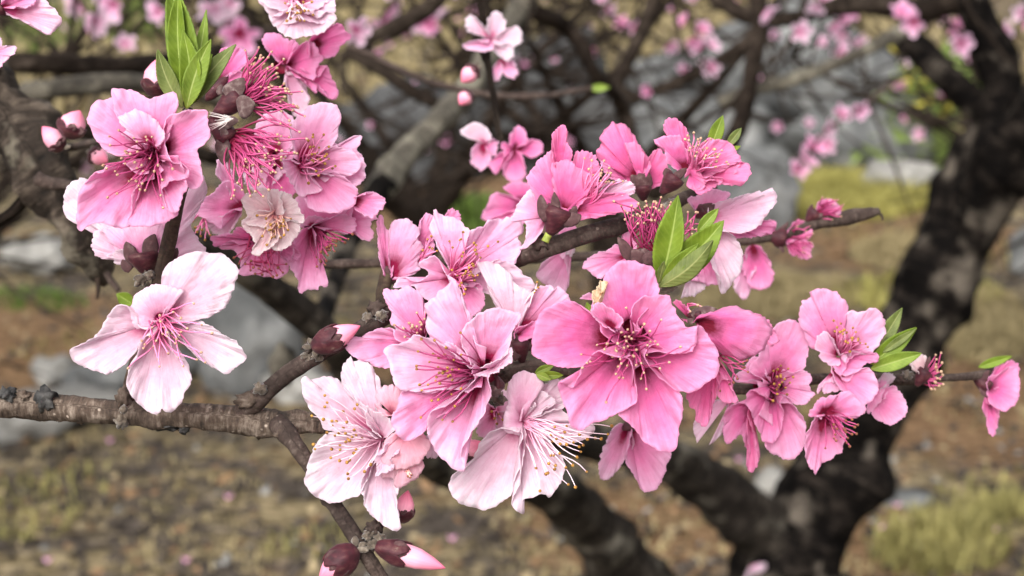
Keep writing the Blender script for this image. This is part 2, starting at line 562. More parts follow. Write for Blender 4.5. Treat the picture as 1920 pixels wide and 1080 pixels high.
def stamen(parent, b, t, zb, zt, d0, fil, ant, bend, r=1.45, ra=2.5):
    """one stamen: filament swelling into its anther, one skin"""
    px = d0 * K
    n = 10
    u = np.linspace(0, 1, n)
    dv = t - b; L_ = np.linalg.norm(dv) + 1e-6
    pr = np.array([-dv[1], dv[0]]) / L_
    hook = np.where(u > .75, (u - .75) / .25, 0) ** 2 * bend * L_ * .35
    wig = (random.random() - .5) * .10 * L_ * np.sin(u * math.pi * 2 + random.random()) * u
    xy = b + dv * u[:, None] + pr * (np.sin(u * math.pi) * bend * L_ + hook + wig)[:, None]
    z = zb + (zt - zb) * np.sin(u * math.pi * .5)
    C = P(xy[:, 0], xy[:, 1], d0 - z * px)
    T = C[-1] - C[-2]; T /= np.linalg.norm(T)
    rnd = random.random
    ad = T + np.array([rnd() - .5, rnd() - .5, rnd() - .5]) * .9; ad /= np.linalg.norm(ad)
    al = ra * 2.1 * px
    an = np.array([C[-1] + ad * al * q for q in (.12, .35, .62, .86, 1.0)])
    rad = np.concatenate([np.linspace(r * 1.15, r * .8, n), ra * np.array([.75, 1.0, 1.0, .7, .12])]) * px
    C = np.vstack([C, an])
    m = len(C)
    Tn = np.gradient(C, axis=0); Tn /= np.linalg.norm(Tn, axis=1)[:, None] + 1e-12
    up = np.cross(Tn, FWD); up /= np.linalg.norm(up, axis=1)[:, None] + 1e-9
    B = np.cross(Tn, up)
    k = 6
    th = np.linspace(0, 2 * math.pi, k, endpoint=False)
    V = (C[:, None] + rad[:, None, None] * (np.cos(th)[None, :, None] * up[:, None] + np.sin(th)[None, :, None] * B[:, None])).reshape(-1, 3)
    F = grid_faces(m, k, True)
    mi = np.repeat((np.arange(m - 1) >= n - 1).astype(int), k)
    uv = np.stack([np.repeat(np.minimum(np.arange(m) / (n - 1), 1), k), np.tile(th / 6.2832, m)], -1)
    return mesh_obj('stamen', V, F, [FIL[fil], ANT[ant]], parent, uv, matidx=mi)


def stamens(parent, win, base, tips, d0, fil='mag', ant='tan', br=16, zb=-6, zr=(25, 60), extra=0, bend=.12, r=1.45, ra=2.5, seed=0):
    rng = random.Random(seed + 77); random.seed(seed + 5)
    b = win.pt(base)
    T = [np.array(p) for p in win.pts(tips)]
    c = np.mean(T, axis=0)
    for _ in range(extra):
        p = T[rng.randrange(len(T))]
        q = T[rng.randrange(len(T))]
        T.append(p * rng.uniform(.35, .65) + q * rng.uniform(.2, .4) * 1.0 + 0 * c)
        w_ = rng.uniform(.4, .8)
        T[-1] = (p * w_ + q * (1 - w_)) * rng.uniform(.75, 1) + b * 0 + (b * 0)
        T[-1] = b + ((p * w_ + q * (1 - w_)) - b) * rng.uniform(.72, 1.0)
    for t in T:
        a = rng.uniform(0, 6.283); rr = br * math.sqrt(rng.random())
        dirn = (t - b) / (np.linalg.norm(t - b) + 1e-6)
        bb = b + np.array([math.cos(a), math.sin(a)]) * rr * .8 + dirn * rr * .4
        stamen(parent, bb, t, zb, rng.uniform(*zr), d0, fil, ant, rng.uniform(-bend, bend) * 1.2, r * rng.uniform(.85, 1.1), ra * rng.uniform(.8, 1.15))


def throat(parent, win, base, d0, r=20, depth=26, mat=None):
    """the cup at the heart of an open blossom"""
    px = d0 * K
    b = win.pt(base)
    rings, k = 8, 20
    th = np.linspace(0, 2 * math.pi, k, endpoint=False)
    V = []
    for i in range(rings):
        u = i / (rings - 1)
        rr = r * math.sqrt(max(1 - u ** 2, 0.0)) if i else r
        rr = max(rr, .4)
        z = -depth * u
        V.append(P(b[0] + rr * np.cos(th), b[1] + rr * np.sin(th), d0 - np.full(k, z + 2) * px))
    return mesh_obj('throat', np.vstack(V), grid_faces(rings, k, True), mat or M_THROAT, parent)


def capsule(name, parent, win, a, bpt, w, d0, mat, z0=0, z1=0, prof=None, seg=12, rings=9, flat=.8, seed=0, lumpy=.05, curve=0):
    """solid of revolution from pixel a to pixel bpt; prof = radii ratios along it"""
    px = d0 * K
    A, Bp = win.pt(a), win.pt(bpt)
    prof = prof or [.15, .6, .85, 1, 1, .92, .7, .4, .08]
    u = np.linspace(0, 1, rings)
    pr = np.interp(u, np.linspace(0, 1, len(prof)), prof) * w / win.sc * .5 * px
    dv = Bp - A
    pp = np.array([-dv[1], dv[0]])
    xy = A + dv * u[:, None] + pp * (np.sin(u * math.pi) * curve)[:, None]
    C = P(xy[:, 0], xy[:, 1], d0 - (z0 + (z1 - z0) * u) * px)
    T = np.gradient(C, axis=0); T /= np.linalg.norm(T, axis=1)[:, None]
    X = np.cross(T, FWD); X /= np.linalg.norm(X, axis=1)[:, None]
    Y = np.cross(T, X)
    th = np.linspace(0, 2 * math.pi, seg, endpoint=False)
    lm = np.array([[1 + lumpy * mnoise.noise(Vector((math.cos(t) * 1.5 + seed, math.sin(t) * 1.5, v * 5))) * 2 for t in th] for v in u])
    V = C[:, None] + pr[:, None, None] * lm[..., None] * (np.cos(th)[None, :, None] * X[:, None] + flat * np.sin(th)[None, :, None] * Y[:, None])
    V = V.reshape(-1, 3)
    F = grid_faces(rings, seg, True).tolist()
    F.append(list(range(seg))[::-1]); F.append([(rings - 1) * seg + j for j in range(seg)])
    uv = np.stack([np.repeat(u, seg), np.tile(th / 6.2832, rings)], -1)
    return mesh_obj(name, V, F, mat, parent, uv)


def calyx(parent, win, base, mouth, w, d0, lobes=(), z0=0, z1=0, mat=None, lmat=None):
    c = capsule('calyx', parent, win, base, mouth, w, d0, mat or M_CALYX, z0, z1, [.28, .42, .56, .70, .83, .94, 1.0, 1.0, .93], flat=.95, seed=nseed())
    for (sx, sy, tx, ty, lw, zo) in lobes:
        capsule('sepal', c, win, (sx, sy), (tx, ty), lw, d0, lmat or M_SEPAL, zo, zo + 4, [.7, .92, 1, .98, .9, .74, .5, .1], flat=.24, seed=nseed(), lumpy=.08, curve=random.Random(int(sx)).uniform(-.1, .1))
    return c


def scales(parent, win, c, n, size, d0, spread, seed=1):
    """the dry bud scales crowded at the foot of a blossom or bud"""
    rng = random.Random(seed)
    for k in range(n):
        a = rng.uniform(0, 6.28)
        cx, cy = c[0] + math.cos(a) * spread * rng.random(), c[1] + math.sin(a) * spread * rng.random()
        L_ = size * rng.uniform(.8, 1.4)
        ex, ey = cx + math.cos(a) * L_, cy + math.sin(a) * L_
        capsule('bud_scale', parent, win, (cx, cy), (ex, ey), size * .8, d0, M_SCALE, rng.uniform(-2, 5), rng.uniform(2, 8), flat=.5, seed=nseed(), rings=6, seg=8, lumpy=.15)


def blossom(label, win, base, d0, name='peach_blossom', group='peach blossoms on the branches', cat='blossom'):
    b = win.pt(base)
    e = empty(name, P(b[0], b[1], d0))
    tag(e, label, cat, group)
    return e


def bud(label, win, base, tip, w, d0, cal=.5, nscale=3, group='flower buds', zt=8, name='flower_bud', mat=None):
    b = win.pt(base)
    e = tag(empty(name, P(b[0], b[1], d0)), label, 'bud', group)
    px = d0 * K
    A, Bp = b, win.pt(tip)
    rings, seg = 16, 20
    u = np.linspace(0, 1, rings)
    shape = np.interp(u, [0, .08, .25, .42, .6, .8, .93, 1], [.35, .6, .95, 1.0, .92, .58, .25, .04])
    C = P(A[0] + (Bp[0] - A[0]) * u, A[1] + (Bp[1] - A[1]) * u, d0 - u * zt * px)
    T = (C[-1] - C[0]) / np.linalg.norm(C[-1] - C[0])
    X = np.cross(T, FWD); X /= np.linalg.norm(X); Y = np.cross(T, X)
    th = np.linspace(0, 2 * math.pi, seg, endpoint=False)
    rad = w / win.sc * .5 * px
    fold = 1 + .07 * np.abs(np.sin(th[None, :] * 1.5 + u[:, None] * 3.2 + w)) * np.clip(u * 2, 0, 1)[:, None]
    V = C[:, None] + rad * (shape[:, None] * fold)[..., None] * (np.cos(th)[None, :, None] * X + np.sin(th)[None, :, None] * Y)
    uv = np.stack([np.repeat(u, seg), np.tile(th / 6.2832, rings)], -1)
    F = grid_faces(rings, seg, True).tolist(); F.append([(rings - 1) * seg + j for j in range(seg)])
    mesh_obj('petals', V.reshape(-1, 3), F, mat or M_BUD, e, uv)
    # calyx cup with five lobes
    seg2, rg = 40, 12
    th = np.linspace(0, 2 * math.pi, seg2, endpoint=False)
    vend = cal * (.78 + .42 * np.abs(np.cos(th * 2.5 + .7)) ** .8)
    k = np.linspace(0, 1, rg)
    Uu = k[:, None] * vend[None, :]
    sh = np.interp(Uu, [0, .08, .25, .42, .6, .8, 1], [.38, .68, 1.05, 1.12, 1.04, .74, .3])
    sh = sh * (1 + .05 * np.sin(th * 5)[None, :])
    Cc = C[0] + (C[-1] - C[0]) * Uu[..., None]
    V = Cc + rad * sh[..., None] * (np.cos(th)[None, :, None] * X + np.sin(th)[None, :, None] * Y)
    V = V.reshape(-1, 3); F = grid_faces(rg, seg2, True).tolist(); F.append(list(range(seg2))[::-1])
    cx = mesh_obj('calyx', V, F, M_CALYX, e)
    md = cx.modifiers.new('thickness', 'SOLIDIFY'); md.thickness = .00035; md.offset = 1
    rs = random.Random(int(w * 7 + tip[0]))
    dx, dy = tip[0] - base[0], tip[1] - base[1]
    ll = math.hypot(dx, dy)
    for off in (-.30, .02, .34):
        q0 = (base[0] + dx * cal * .55 - dy / ll * w * off * 1.25, base[1] + dy * cal * .55 + dx / ll * w * off * 1.25)
        q1 = (base[0] + dx * cal * 1.22 - dy / ll * w * off * .95, base[1] + dy * cal * 1.22 + dx / ll * w * off * .95)
        zz = w / win.sc * .5 * math.sqrt(max(.05, 1 - (2.2 * off) ** 2)) * 1.04
        capsule('sepal', cx, win, q0, q1, w * rs.uniform(.36, .44), d0, M_SEPAL if off else M_GREYSEPAL, zz + cal * .55 * zt, zz * .88 + cal * 1.2 * zt, [.3, .7, 1, 1, .95, .8, .5, .1], flat=.28, seed=nseed(), lumpy=.1)
    scales(e, win, base, nscale, w * .36, d0, w * .12, seed=int(w * 3 + base[0]))
    return e


def leaf(parent, win, base, tip, w, d0, mat='mid', z0=0, zt=20, bow=0, fold=.5, bend=.0, serr=1.0, peak=.45, roll=0.0, w2=None):
    """lance-shaped young leaf, folded along its midrib, with fine teeth; w/w2 = width of each half in window px"""
    sd_ = nseed()
    px = d0 * K
    A, Bp = win.pt(base), win.pt(tip)
    nu, nw = 44, 13
    u = np.linspace(0, 1, nu)
    hw = np.sin(np.pi * np.clip(u, 0, 1) ** (math.log(.5) / math.log(peak))) ** .85
    hw = np.maximum(hw, .02) * 1.0
    teeth = 1 + .10 * serr * (np.abs(((u * 22) % 1) - .5) * 2 - .5)
    dv = Bp - A; pp = np.array([-dv[1], dv[0]]) / np.linalg.norm(dv); Ln = np.linalg.norm(dv)
    wv = np.linspace(-1, 1, nw)
    wl_, wr_ = w / win.sc, (w if w2 is None else w2) / win.sc
    half = np.where(wv < 0, wl_, wr_)
    edge = np.where(np.abs(wv) > .9, 1, 0)
    H = hw[:, None] * half[None, :] * (1 + (teeth[:, None] - 1) * edge[None, :])
    mid = A + dv * u[:, None] + pp * (np.sin(u * math.pi) * bend * Ln)[:, None]
    X = mid[:, 0:1] + pp[0] * H * wv; Y = mid[:, 1:2] + pp[1] * H * wv
    rp = np.array([n1(a * 4, sd_ + .3) for a in u])
    Z = z0 + zt * u[:, None] + bow * Ln * np.sin(u * math.pi)[:, None] + fold * np.abs(wv)[None, :] ** 1.3 * hw[:, None] * max(wl_, wr_) \
        + roll * wv[None, :] * hw[:, None] * wl_ + (np.abs(wv)[None, :] ** 2) * rp[:, None] * wl_ * .25
    V = P(X, Y, d0 - Z * px).reshape(-1, 3)
    uv = np.stack([np.repeat(u, nw), np.tile(wv, nu)], -1)
    o = mesh_obj('leaf', V, grid_faces(nu, nw), M_LEAF[mat], parent, uv)
    md = o.modifiers.new('thickness', 'SOLIDIFY'); md.thickness = .00022; md.offset = 0
    return o


def shoot(label, win, base, d0, group='young leaf shoots'):
    b = win.pt(base)
    return tag(empty('leaf_shoot', P(b[0], b[1], d0)), label, 'leaves', group)


# ------------------------------------------------------------------ the setting: ground
def ground_mat():
    m, N, L, b = new_mat('orchard_ground')
    g = N.new('ShaderNodeNewGeometry').outputs['Position']
    big = tex_noise(N, L, g, 1.4, 4, .6)
    med = tex_noise(N, L, mapping(N, L, g, (.8, 1.5, 1)), 5.0, 4, .6)
    fine = tex_noise(N, L, mapping(N, L, g, (.8, 1.5, 1)), 26, 5, .68)
    soil = ramp(N, [(.36, (.022, .017, .014)), (.5, (.062, .049, .039)), (.66, (.15, .122, .10))]); L.new(fine.outputs[0], soil.inputs[0])
    straw = ramp(N, [(.36, (.055, .041, .022)), (.5, (.20, .155, .085)), (.66, (.42, .33, .20))]); L.new(fine.outputs[0], straw.inputs[0])
    green = ramp(N, [(.36, (.065, .053, .024)), (.62, (.29, .235, .11))]); L.new(fine.outputs[0], green.inputs[0])
    clay = ramp(N, [(.36, (.08, .045, .022)), (.64, (.30, .18, .095))]); L.new(fine.outputs[0], clay.inputs[0])
    f1 = ramp(N, [(.46, (0, 0, 0)), (.58, (1, 1, 1))]); L.new(med.outputs[0], f1.inputs[0])
    c = mixc(N, L, soil.outputs[0], straw.outputs[0], f1.outputs[0])
    med2 = tex_noise(N, L, mapping(N, L, g, (1, 1, 1)), 4.1, 4, .6, .5)
    f2 = ramp(N, [(.60, (0, 0, 0)), (.72, (.7, .7, .7))]); L.new(med2.outputs[0], f2.inputs[0])
    c = mixc(N, L, c, green.outputs[0], f2.outputs[0])
    f3 = ramp(N, [(.56, (0, 0, 0)), (.66, (.85, .85, .85))]); L.new(big.outputs[0], f3.inputs[0])
    c = mixc(N, L, c, clay.outputs[0], f3.outputs[0])
    for (sx, sy, rad) in [(70, 610, .45), (20, 690, .35), (1840, 760, .45), (1690, 450, .55), (1600, 1000, .25), (1180, 990, .25), (800, 370, .8), (620, 700, .3)]:
        gp = ground_at(sx, sy)
        vd = N.new('ShaderNodeVectorMath'); vd.operation = 'DISTANCE'; L.new(g, vd.inputs[0]); vd.inputs[1].default_value = tuple(gp)
        dd = N.new('ShaderNodeMath'); dd.operation = 'MULTIPLY_ADD'; L.new(big.outputs[0], dd.inputs[0]); dd.inputs[1].default_value = -.9 * rad * 2; L.new(vd.outputs['Value'], dd.inputs[2])
        fm = ramp(N, [(0.0, (.9, .9, .9)), (min(1, rad * .6), (0, 0, 0))]); L.new(dd.outputs[0], fm.inputs[0])
        c = mixc(N, L, c, clay.outputs[0], fm.outputs[0])
    L.new(c, b.inputs['Base Color']); b.inputs['Roughness'].default_value = .95
    b.inputs['Specular IOR Level'].default_value = .1
    ad = N.new('ShaderNodeMath'); ad.operation = 'ADD'; L.new(fine.outputs[0], ad.inputs[0]); L.new(med.outputs[0], ad.inputs[1])
    bp = N.new('ShaderNodeBump'); bp.inputs['Strength'].default_value = .8; bp.inputs['Distance'].default_value = .05
    L.new(ad.outputs[0], bp.inputs['Height']); L.new(bp.outputs[0], b.inputs['Normal'])
    return m


def gz(x, y):
    """height of the ground: gentle clods near, a slow rise far off"""
    n = mnoise.noise(Vector((x * .9, y * .9, 2.2))) * .05 + mnoise.noise(Vector((x * 3.1, y * 3.1, 5.2))) * .02
    return n + max(0, y - 9) ** 1.3 * .012


ys = np.concatenate([np.linspace(-6, 1.5, 10), np.linspace(1.7, 12, 120), np.linspace(12.5, 40, 40), np.array([50, 70, 100, 150, 220, 320])])
xs = np.concatenate([np.array([-300, -150, -80, -40, -20]), np.linspace(-12, -5, 10), np.linspace(-4.8, 4.8, 110), np.linspace(5, 12, 10), np.array([20, 40, 80, 150, 300])])
GV = np.array([[x, y, gz(x, y)] for y in ys for x in xs])
M_GROUND = ground_mat()
tag(mesh_obj('ground', GV, grid_faces(len(ys), len(xs)), M_GROUND), 'bare orchard soil with straw and mossy patches', kind='structure')

# ------------------------------------------------------------------ boulders
M_ROCK = simple_mat('rock_grey', [(.3, (.035, .036, .036)), (.5, (.10, .101, .099)), (.68, (.22, .218, .208))], 4, .85, .8, .02, 8)
M_ROCKD = simple_mat('rock_dark', [(.3, (.022, .022, .022)), (.55, (.055, .055, .055)), (.8, (.13, .128, .12))], 5, .85, .8, .02, 8)
M_ROCKP = simple_mat('rock_pale', [(.3, (.11, .105, .095)), (.55, (.23, .22, .20)), (.8, (.40, .385, .355))], 6, .85, .8, .015, 8)


def rock(label, x, ybase, wpx, hpx, mat, seed, depth=1.0, rough=.42):
    """boulder whose foot meets the ground at photo pixel (x, ybase)"""
    g = ground_at(x, ybase)
    g[2] = gz(g[0], g[1])
    d = (g - CAM).dot(FWD)
    w, h = wpx * K * d * .5, hpx * K * d * .5
    dy = w * depth
    c = (g[0], g[1] + dy * .8, g[2] + h * .72)
    o = lump('boulder', c, [(w, 0, 0), (0, dy, 0), (0, 0, h * 1.2)], mat, None, rough, 1.1, seed, 4, origin=c)
    return tag(o, label, 'rock', 'boulders at the orchard edge')


rock('dark grey upright boulder under the open white blossom at left', 470, 755, 210, 230, M_ROCK, 3, .7)
rock('low grey stone just above the horizontal branch at left', 215, 745, 230, 90, M_ROCK, 5)
rock('small pale stone left of the open white blossom', 95, 715, 80, 62, M_ROCKP, 6)
rock('white stone at the left edge just below the horizontal branch', 30, 830, 190, 74, M_ROCKP, 7, .6)
rock('pale stone below the horizontal branch near the left edge', 150, 800, 150, 50, M_ROCKP, 8)
rock('bluish white stone beside the dark limb at far left', 60, 512, 120, 70, M_ROCKP, 9)
rock('pale flat stone under the rising twig at centre left', 560, 775, 120, 60, M_ROCKP, 10)
rock('long dark slab boulder behind the grey limb left of top centre', 770, 340, 380, 190, M_ROCKD, 11, .5)
rock('blunt dark boulder under the blurred twig at top centre', 1030, 330, 330, 260, M_ROCKD, 12, .6)
rock('grey boulder at top centre behind the blurred white blossom', 1000, 215, 200, 110, M_ROCK, 13, .7)
rock('low pale rock wedge behind the upper right cluster', 1290, 335, 320, 150, M_ROCK, 14, .5)
rock('big grey boulder in the upper right background', 1490, 300, 540, 260, M_ROCK, 15, .6)
rock('round grey boulder beside the mustard plant', 1630, 335, 280, 150, M_ROCK, 16, .6)
rock('pale sloping stone in the grass at upper right', 1690, 368, 130, 66, M_ROCKP, 17, .6)
rock('grey stone behind the white-tipped petal at right', 1420, 425, 150, 150, M_ROCK, 18, .6)
rock('pale stone beyond the trunk at the right edge', 1925, 520, 60, 90, M_ROCK, 19, .7)
rock('low pale stone on the soil right of the trunk at lower right', 1715, 950, 90, 22, M_ROCK, 20)
rock('pale stone seen through the fork of the trunk', 1455, 935, 80, 60, M_ROCKP, 21)
rock('grey boulder far behind at upper right', 1330, 190, 300, 80, M_ROCK, 23, .6)

# ------------------------------------------------------------------ grass
def blades(name, n, where, hmin, hmax, mat, seed, label, wid=.004):
    rng = random.Random(seed)
    V, F = [], []
    for _ in range(n):
        x, y, k = where(rng)
        z = gz(x, y)
        h = rng.uniform(hmin, hmax) * k
        a, b = rng.uniform(0, 6.283), rng.uniform(.1, .9)
        dx, dy = math.cos(a), math.sin(a)
        w = wid * rng.uniform(.6, 1.4)
        lx, ly = math.cos(a + 1.57 + rng.uniform(-.5, .5)) * h * b, math.sin(a + 1.57) * h * b
        i = len(V)
        V += [(x - dx * w, y - dy * w, z - .01), (x + dx * w, y + dy * w, z - .01), (x + dx * w * .7 + lx * .4, y + dy * w * .7 + ly * .4, z + h * .6), (x - dx * w * .7 + lx * .4, y - dy * w * .7 + ly * .4, z + h * .6), (x + lx, y + ly, z + h * (1 - .4 * b))]
        F += [[i, i + 1, i + 2, i + 3], [i + 3, i + 2, i + 4]]
    return tag(mesh_obj(name, V, F, mat), label, 'grass', kind='stuff')


M_GRASSY = simple_mat('grass_yellow_green', [(.3, (.22, .20, .05)), (.7, (.50, .45, .14))], 9, .7, 0, transl=.35)
M_GRASSL = simple_mat('grass_khaki', [(.3, (.17, .155, .05)), (.7, (.40, .35, .13))], 9, .8, 0, transl=.3)
M_GRASSS = simple_mat('grass_straw', [(.3, (.17, .13, .06)), (.7, (.42, .34, .18))], 9, .8, 0, transl=.25)
M_GRASSG = simple_mat('grass_green', [(.3, (.05, .09, .014)), (.7, (.15, .22, .04))], 9, .7, 0, transl=.3)


def patch(cx, cy, rx, ry):
    """ellipse given in photo pixels, projected to the ground"""
    def f(rng):
        a, r = rng.uniform(0, 6.283), math.sqrt(rng.random())
        g = ground_at(cx + math.cos(a) * rx * r, cy + math.sin(a) * ry * r)
        return g[0], g[1], 1 - .5 * r
    return f


def field(y0, y1, thr, s):
    def f(rng):
        while True:
            y = y0 + (y1 - y0) * rng.random() ** 1.4
            x = rng.uniform(-.45, .45) * y
            if mnoise.noise(Vector((x * 2.1, y * 2.1, s))) > thr: return x, y, 1
    return f


blades('grass', 9000, patch(1600, 365, 200, 45), .06, .2, M_GRASSY, 1, 'yellow-green grass in front of the grey boulders at upper right')
blades('grass', 520, patch(1760, 1040, 130, 60), .05, .17, M_GRASSL, 2, 'clump of yellow-green grass at the lower right')
blades('grass', 260, patch(1890, 960, 80, 40), .04, .12, M_GRASSL, 12, 'strip of yellow-green grass at the right edge near the bottom')
blades('grass', 3500, field(2.6, 8, .12, 3.0), .01, .035, M_GRASSS, 3, 'dry straw scattered over the soil')
blades('grass', 1500, field(2.6, 8, .34, 9.0), .012, .05, M_GRASSL, 4, 'short yellowish moss and grass over the soil')
blades('grass', 900, patch(1720, 560, 160, 40), .04, .12, M_GRASSY, 5, 'low grass left of the trunk at mid right')
blades('grass', 2500, patch(1850, 620, 90, 70), .03, .10, M_GRASSS, 6, 'pale dry grass right of the trunk')
blades('grass', 3500, patch(1450, 560, 170, 50), .03, .09, M_GRASSS, 16, 'pale dry grass under the rear twig')
blades('grass', 2500, patch(1700, 470, 110, 40), .03, .09, M_GRASSS, 17, 'straw on the clay bank left of the trunk')
blades('grass', 1500, patch(70, 95, 110, 40), .10, .4, M_GRASSG, 7, 'green weeds at the upper left', .008)
blades('grass', 2500, patch(250, 60, 90, 60), .10, .4, M_GRASSG, 8, 'green weeds behind the tall leaf shoot', .012)
blades('grass', 700, patch(900, 420, 110, 26), .05, .2, M_GRASSG, 9, 'dark green weeds behind the centre cluster', .008)
blades('grass', 160, patch(60, 560, 120, 22), .03, .09, M_GRASSG, 10, 'green weeds along the stones at far left', .006)
blades('grass', 9000, lambda r: (r.uniform(-7, 7), r.uniform(10, 30), 1), .05, .3, M_GRASSS, 11, 'pale grass on the far slope', .03)

def litter(name, n, smin, smax, mat, seed, label, thick):
    """crumbs, chips and dead leaves strewn over the soil, one mesh"""
    rng = random.Random(seed)
    V, F = [], []
    for _ in range(n):
        y = 2.5 + 7.5 * rng.random() ** 1.5
        x = rng.uniform(-.46, .46) * y
        s_ = rng.uniform(smin, smax)
        z = gz(x, y) + s_ * thick * .3
        a, t1, t2 = rng.uniform(0, 6.28), rng.uniform(-.7, .7), rng.uniform(-.7, .7)
        u = np.array([math.cos(a), math.sin(a), t1]) * s_
        v = np.array([-math.sin(a), math.cos(a), t2]) * s_ * rng.uniform(.35, .8)
        w = np.array([0, 0, s_ * thick])
        c = np.array([x, y, z]); i = len(V)
        V += [c + u, c + v, c - u, c - v, c + w, c - w]
        F += [[i, i + 1, i + 4], [i + 1, i + 2, i + 4], [i + 2, i + 3, i + 4], [i + 3, i, i + 4]]
    return tag(mesh_obj(name, V, F, mat, smooth=False), label, 'litter', kind='stuff')


litter('soil_crumbs', 4500, .008, .028, simple_mat('crumb_dark', [(.3, (.018, .014, .011)), (.7, (.075, .058, .045))], 12, .95, 0), 1, 'dark soil crumbs over the orchard floor', .6)
litter('leaf_litter', 2600, .008, .026, simple_mat('litter_straw', [(.3, (.17, .13, .07)), (.7, (.36, .28, .16))], 12, .9, 0), 2, 'pale dead leaf litter over the orchard floor', .12)
litter('leaf_litter', 2200, .01, .03, simple_mat('litter_brown', [(.3, (.10, .058, .028)), (.7, (.26, .155, .08))], 12, .9, 0), 3, 'brown dead leaf litter over the orchard floor', .15)
litter('gravel', 420, .006, .022, simple_mat('gravel_grey', [(.3, (.10, .095, .09)), (.7, (.30, .29, .27))], 12, .9, 0), 4, 'small grey gravel over the orchard floor', .6)

# ------------------------------------------------------------------ mustard plant
M_MUST = simple_mat('mustard_yellow', [(.3, (.50, .42, .05)), (.7, (.70, .62, .12))], 30, .6, 0, transl=.3)
M_MGREEN = simple_mat('mustard_leaf', [(.3, (.13, .19, .04)), (.7, (.32, .40, .12))], 9, .6, 0, transl=.3)
g = ground_at(1770, 330)
mp = tag(empty('mustard_plant', (g[0], g[1], gz(g[0], g[1]))), 'leafy green plant with yellow flower heads beside the boulder at upper right', 'plant')
dm = (g - CAM).dot(FWD)
rng = random.Random(5)
fv, ff = [], []
for k in range(800):
    u = rng.random()
    r_ = (.75 * (1 - u) + .2) * rng.random() ** .5
    a = rng.uniform(0, 6.28)
    c = np.array([g[0] + math.cos(a) * r_, g[1] + math.sin(a) * r_ * .6, gz(g[0], g[1]) + u * .75])
    d1 = np.array([rng.uniform(-1, 1), rng.uniform(-1, 1), rng.uniform(-.3, .8)]); d1 /= np.linalg.norm(d1)
    d2 = np.cross(d1, [rng.uniform(-1, 1), rng.uniform(-1, 1), .3]); d2 /= np.linalg.norm(d2)
    s_ = rng.uniform(.03, .08); i = len(fv)
    fv += [c, c + d1 * s_ + d2 * s_ * .35, c + d1 * s_ * 2.1, c + d1 * s_ - d2 * s_ * .35]
    ff += [[i, i + 1, i + 2, i + 3]]
tag(mesh_obj('foliage', fv, ff, M_MGREEN, mp), kind='stuff')
for (x, y) in [(1690, 95), (1698, 150), (1712, 150), (1726, 145), (1738, 195), (1720, 205), (1758, 190), (1760, 215), (1700, 165), (1735, 170), (1775, 200), (1710, 120)]:
    top = P(x, y, dm - rng.uniform(0, .2))
    tube('stem', [(g[0] + rng.uniform(-.1, .1), g[1], gz(g[0], g[1]), .008), (*(top * .5 + np.array(g) * .5 + np.array([0, 0, .1])), .006), (*top, .004)], M_MGREEN, mp, nseg=6, step=.1, lump=.02)
    lump('flower_head', top, [(.05, 0, 0), (0, .05, 0), (0, 0, .035)], M_MUST, mp, 1.2, 2.5, int(x), 2)

# ------------------------------------------------------------------ the near peach tree: dark forked trunk and its limbs
tree = tag(empty('peach_tree', ground_at(1470, 1330)), 'old peach tree with thick black forked trunk at right and limbs reaching left', 'tree')
g0 = ground_at(1478, 1420)
dT = 2.0
tb = P(1475, 1250, dT)
tube('trunk', [(tb[0] + .02, tb[1], -.05, .13), (tb[0], tb[1], .25, .10), (*P(1475, 1150, dT), .085), (*P(1470, 1060, dT), .076), (*P(1500, 985, dT), .066)], M_LIMB, tree, nseg=30, step=.012, lump=.09, seed=31, freq=5, knobs=8)
ptube('limb', [(1470, 1080, dT, 74.1), (1515, 975, dT, 78), (1580, 850, dT, 71.8), (1650, 730, dT, 64), (1712, 610, dT, 62.4), (1772, 490, dT, 68.6), (1815, 390, dT, 64), (1850, 290, dT, 48.4), (1876, 190, dT, 39), (1868, 110, dT, 37.4), (1838, 40, dT, 32.8), (1800, -40, dT, 29.6)], M_LIMB, tree, nseg=34, step=.011, lump=.09, seed=32, freq=5, knobs=16)
ptube('limb', [(1790, 470, dT, 58.5), (1850, 370, dT - .05, 56.2), (1905, 290, dT - .1, 54.6), (1960, 200, dT - .15, 48.4), (2030, 80, dT - .2, 42.9)], M_LIMB, tree, nseg=28, step=.012, lump=.09, seed=33, freq=5, knobs=6)
ptube('limb', [(1480, 1060, dT, 62.4), (1420, 985, dT - .05, 57.7), (1350, 925, dT - .1, 51.5), (1285, 880, dT - .15, 45.2), (1210, 848, dT - .25, 39), (1110, 830, dT - .35, 32.8), (980, 800, dT - .5, 28.1), (860, 720, dT - .6, 26.5), (760, 600, dT - .7, 25)], M_LIMBMID, tree, nseg=26, step=.011, lump=.09, seed=34, freq=5, knobs=10)
ptube('limb', [(1500, 1330, dT, 78), (1330, 1220, dT - .1, 71.8), (1190, 1090, dT - .25, 60.8), (1120, 1000, dT - .35, 51.5), (1050, 925, dT - .5, 46.8), (950, 885, dT - .7, 35.9), (830, 880, dT - .9, 31.2), (750, 800, dT - 1.05, 28.1), (660, 700, dT - 1.15, 28.1), (610, 625, dT - 1.2, 28.1),
               (550, 575, dT - 1.22, 29.6), (480, 520, dT - 1.25, 28.1), (400, 470, dT - 1.28, 25), (320, 440, dT - 1.3, 21.8)], M_LIMBMID, tree, nseg=26, step=.008, lump=.10, seed=35, freq=5, knobs=14)
ptube('limb', [(600, 610, .82, 16.6), (630, 520, .95, 17.9), (665, 430, 1.08, 20.5), (715, 350, 1.15, 26.9)], M_LIMB, tree, nseg=24, step=.008, lump=.12, seed=38, freq=4, knobs=5)
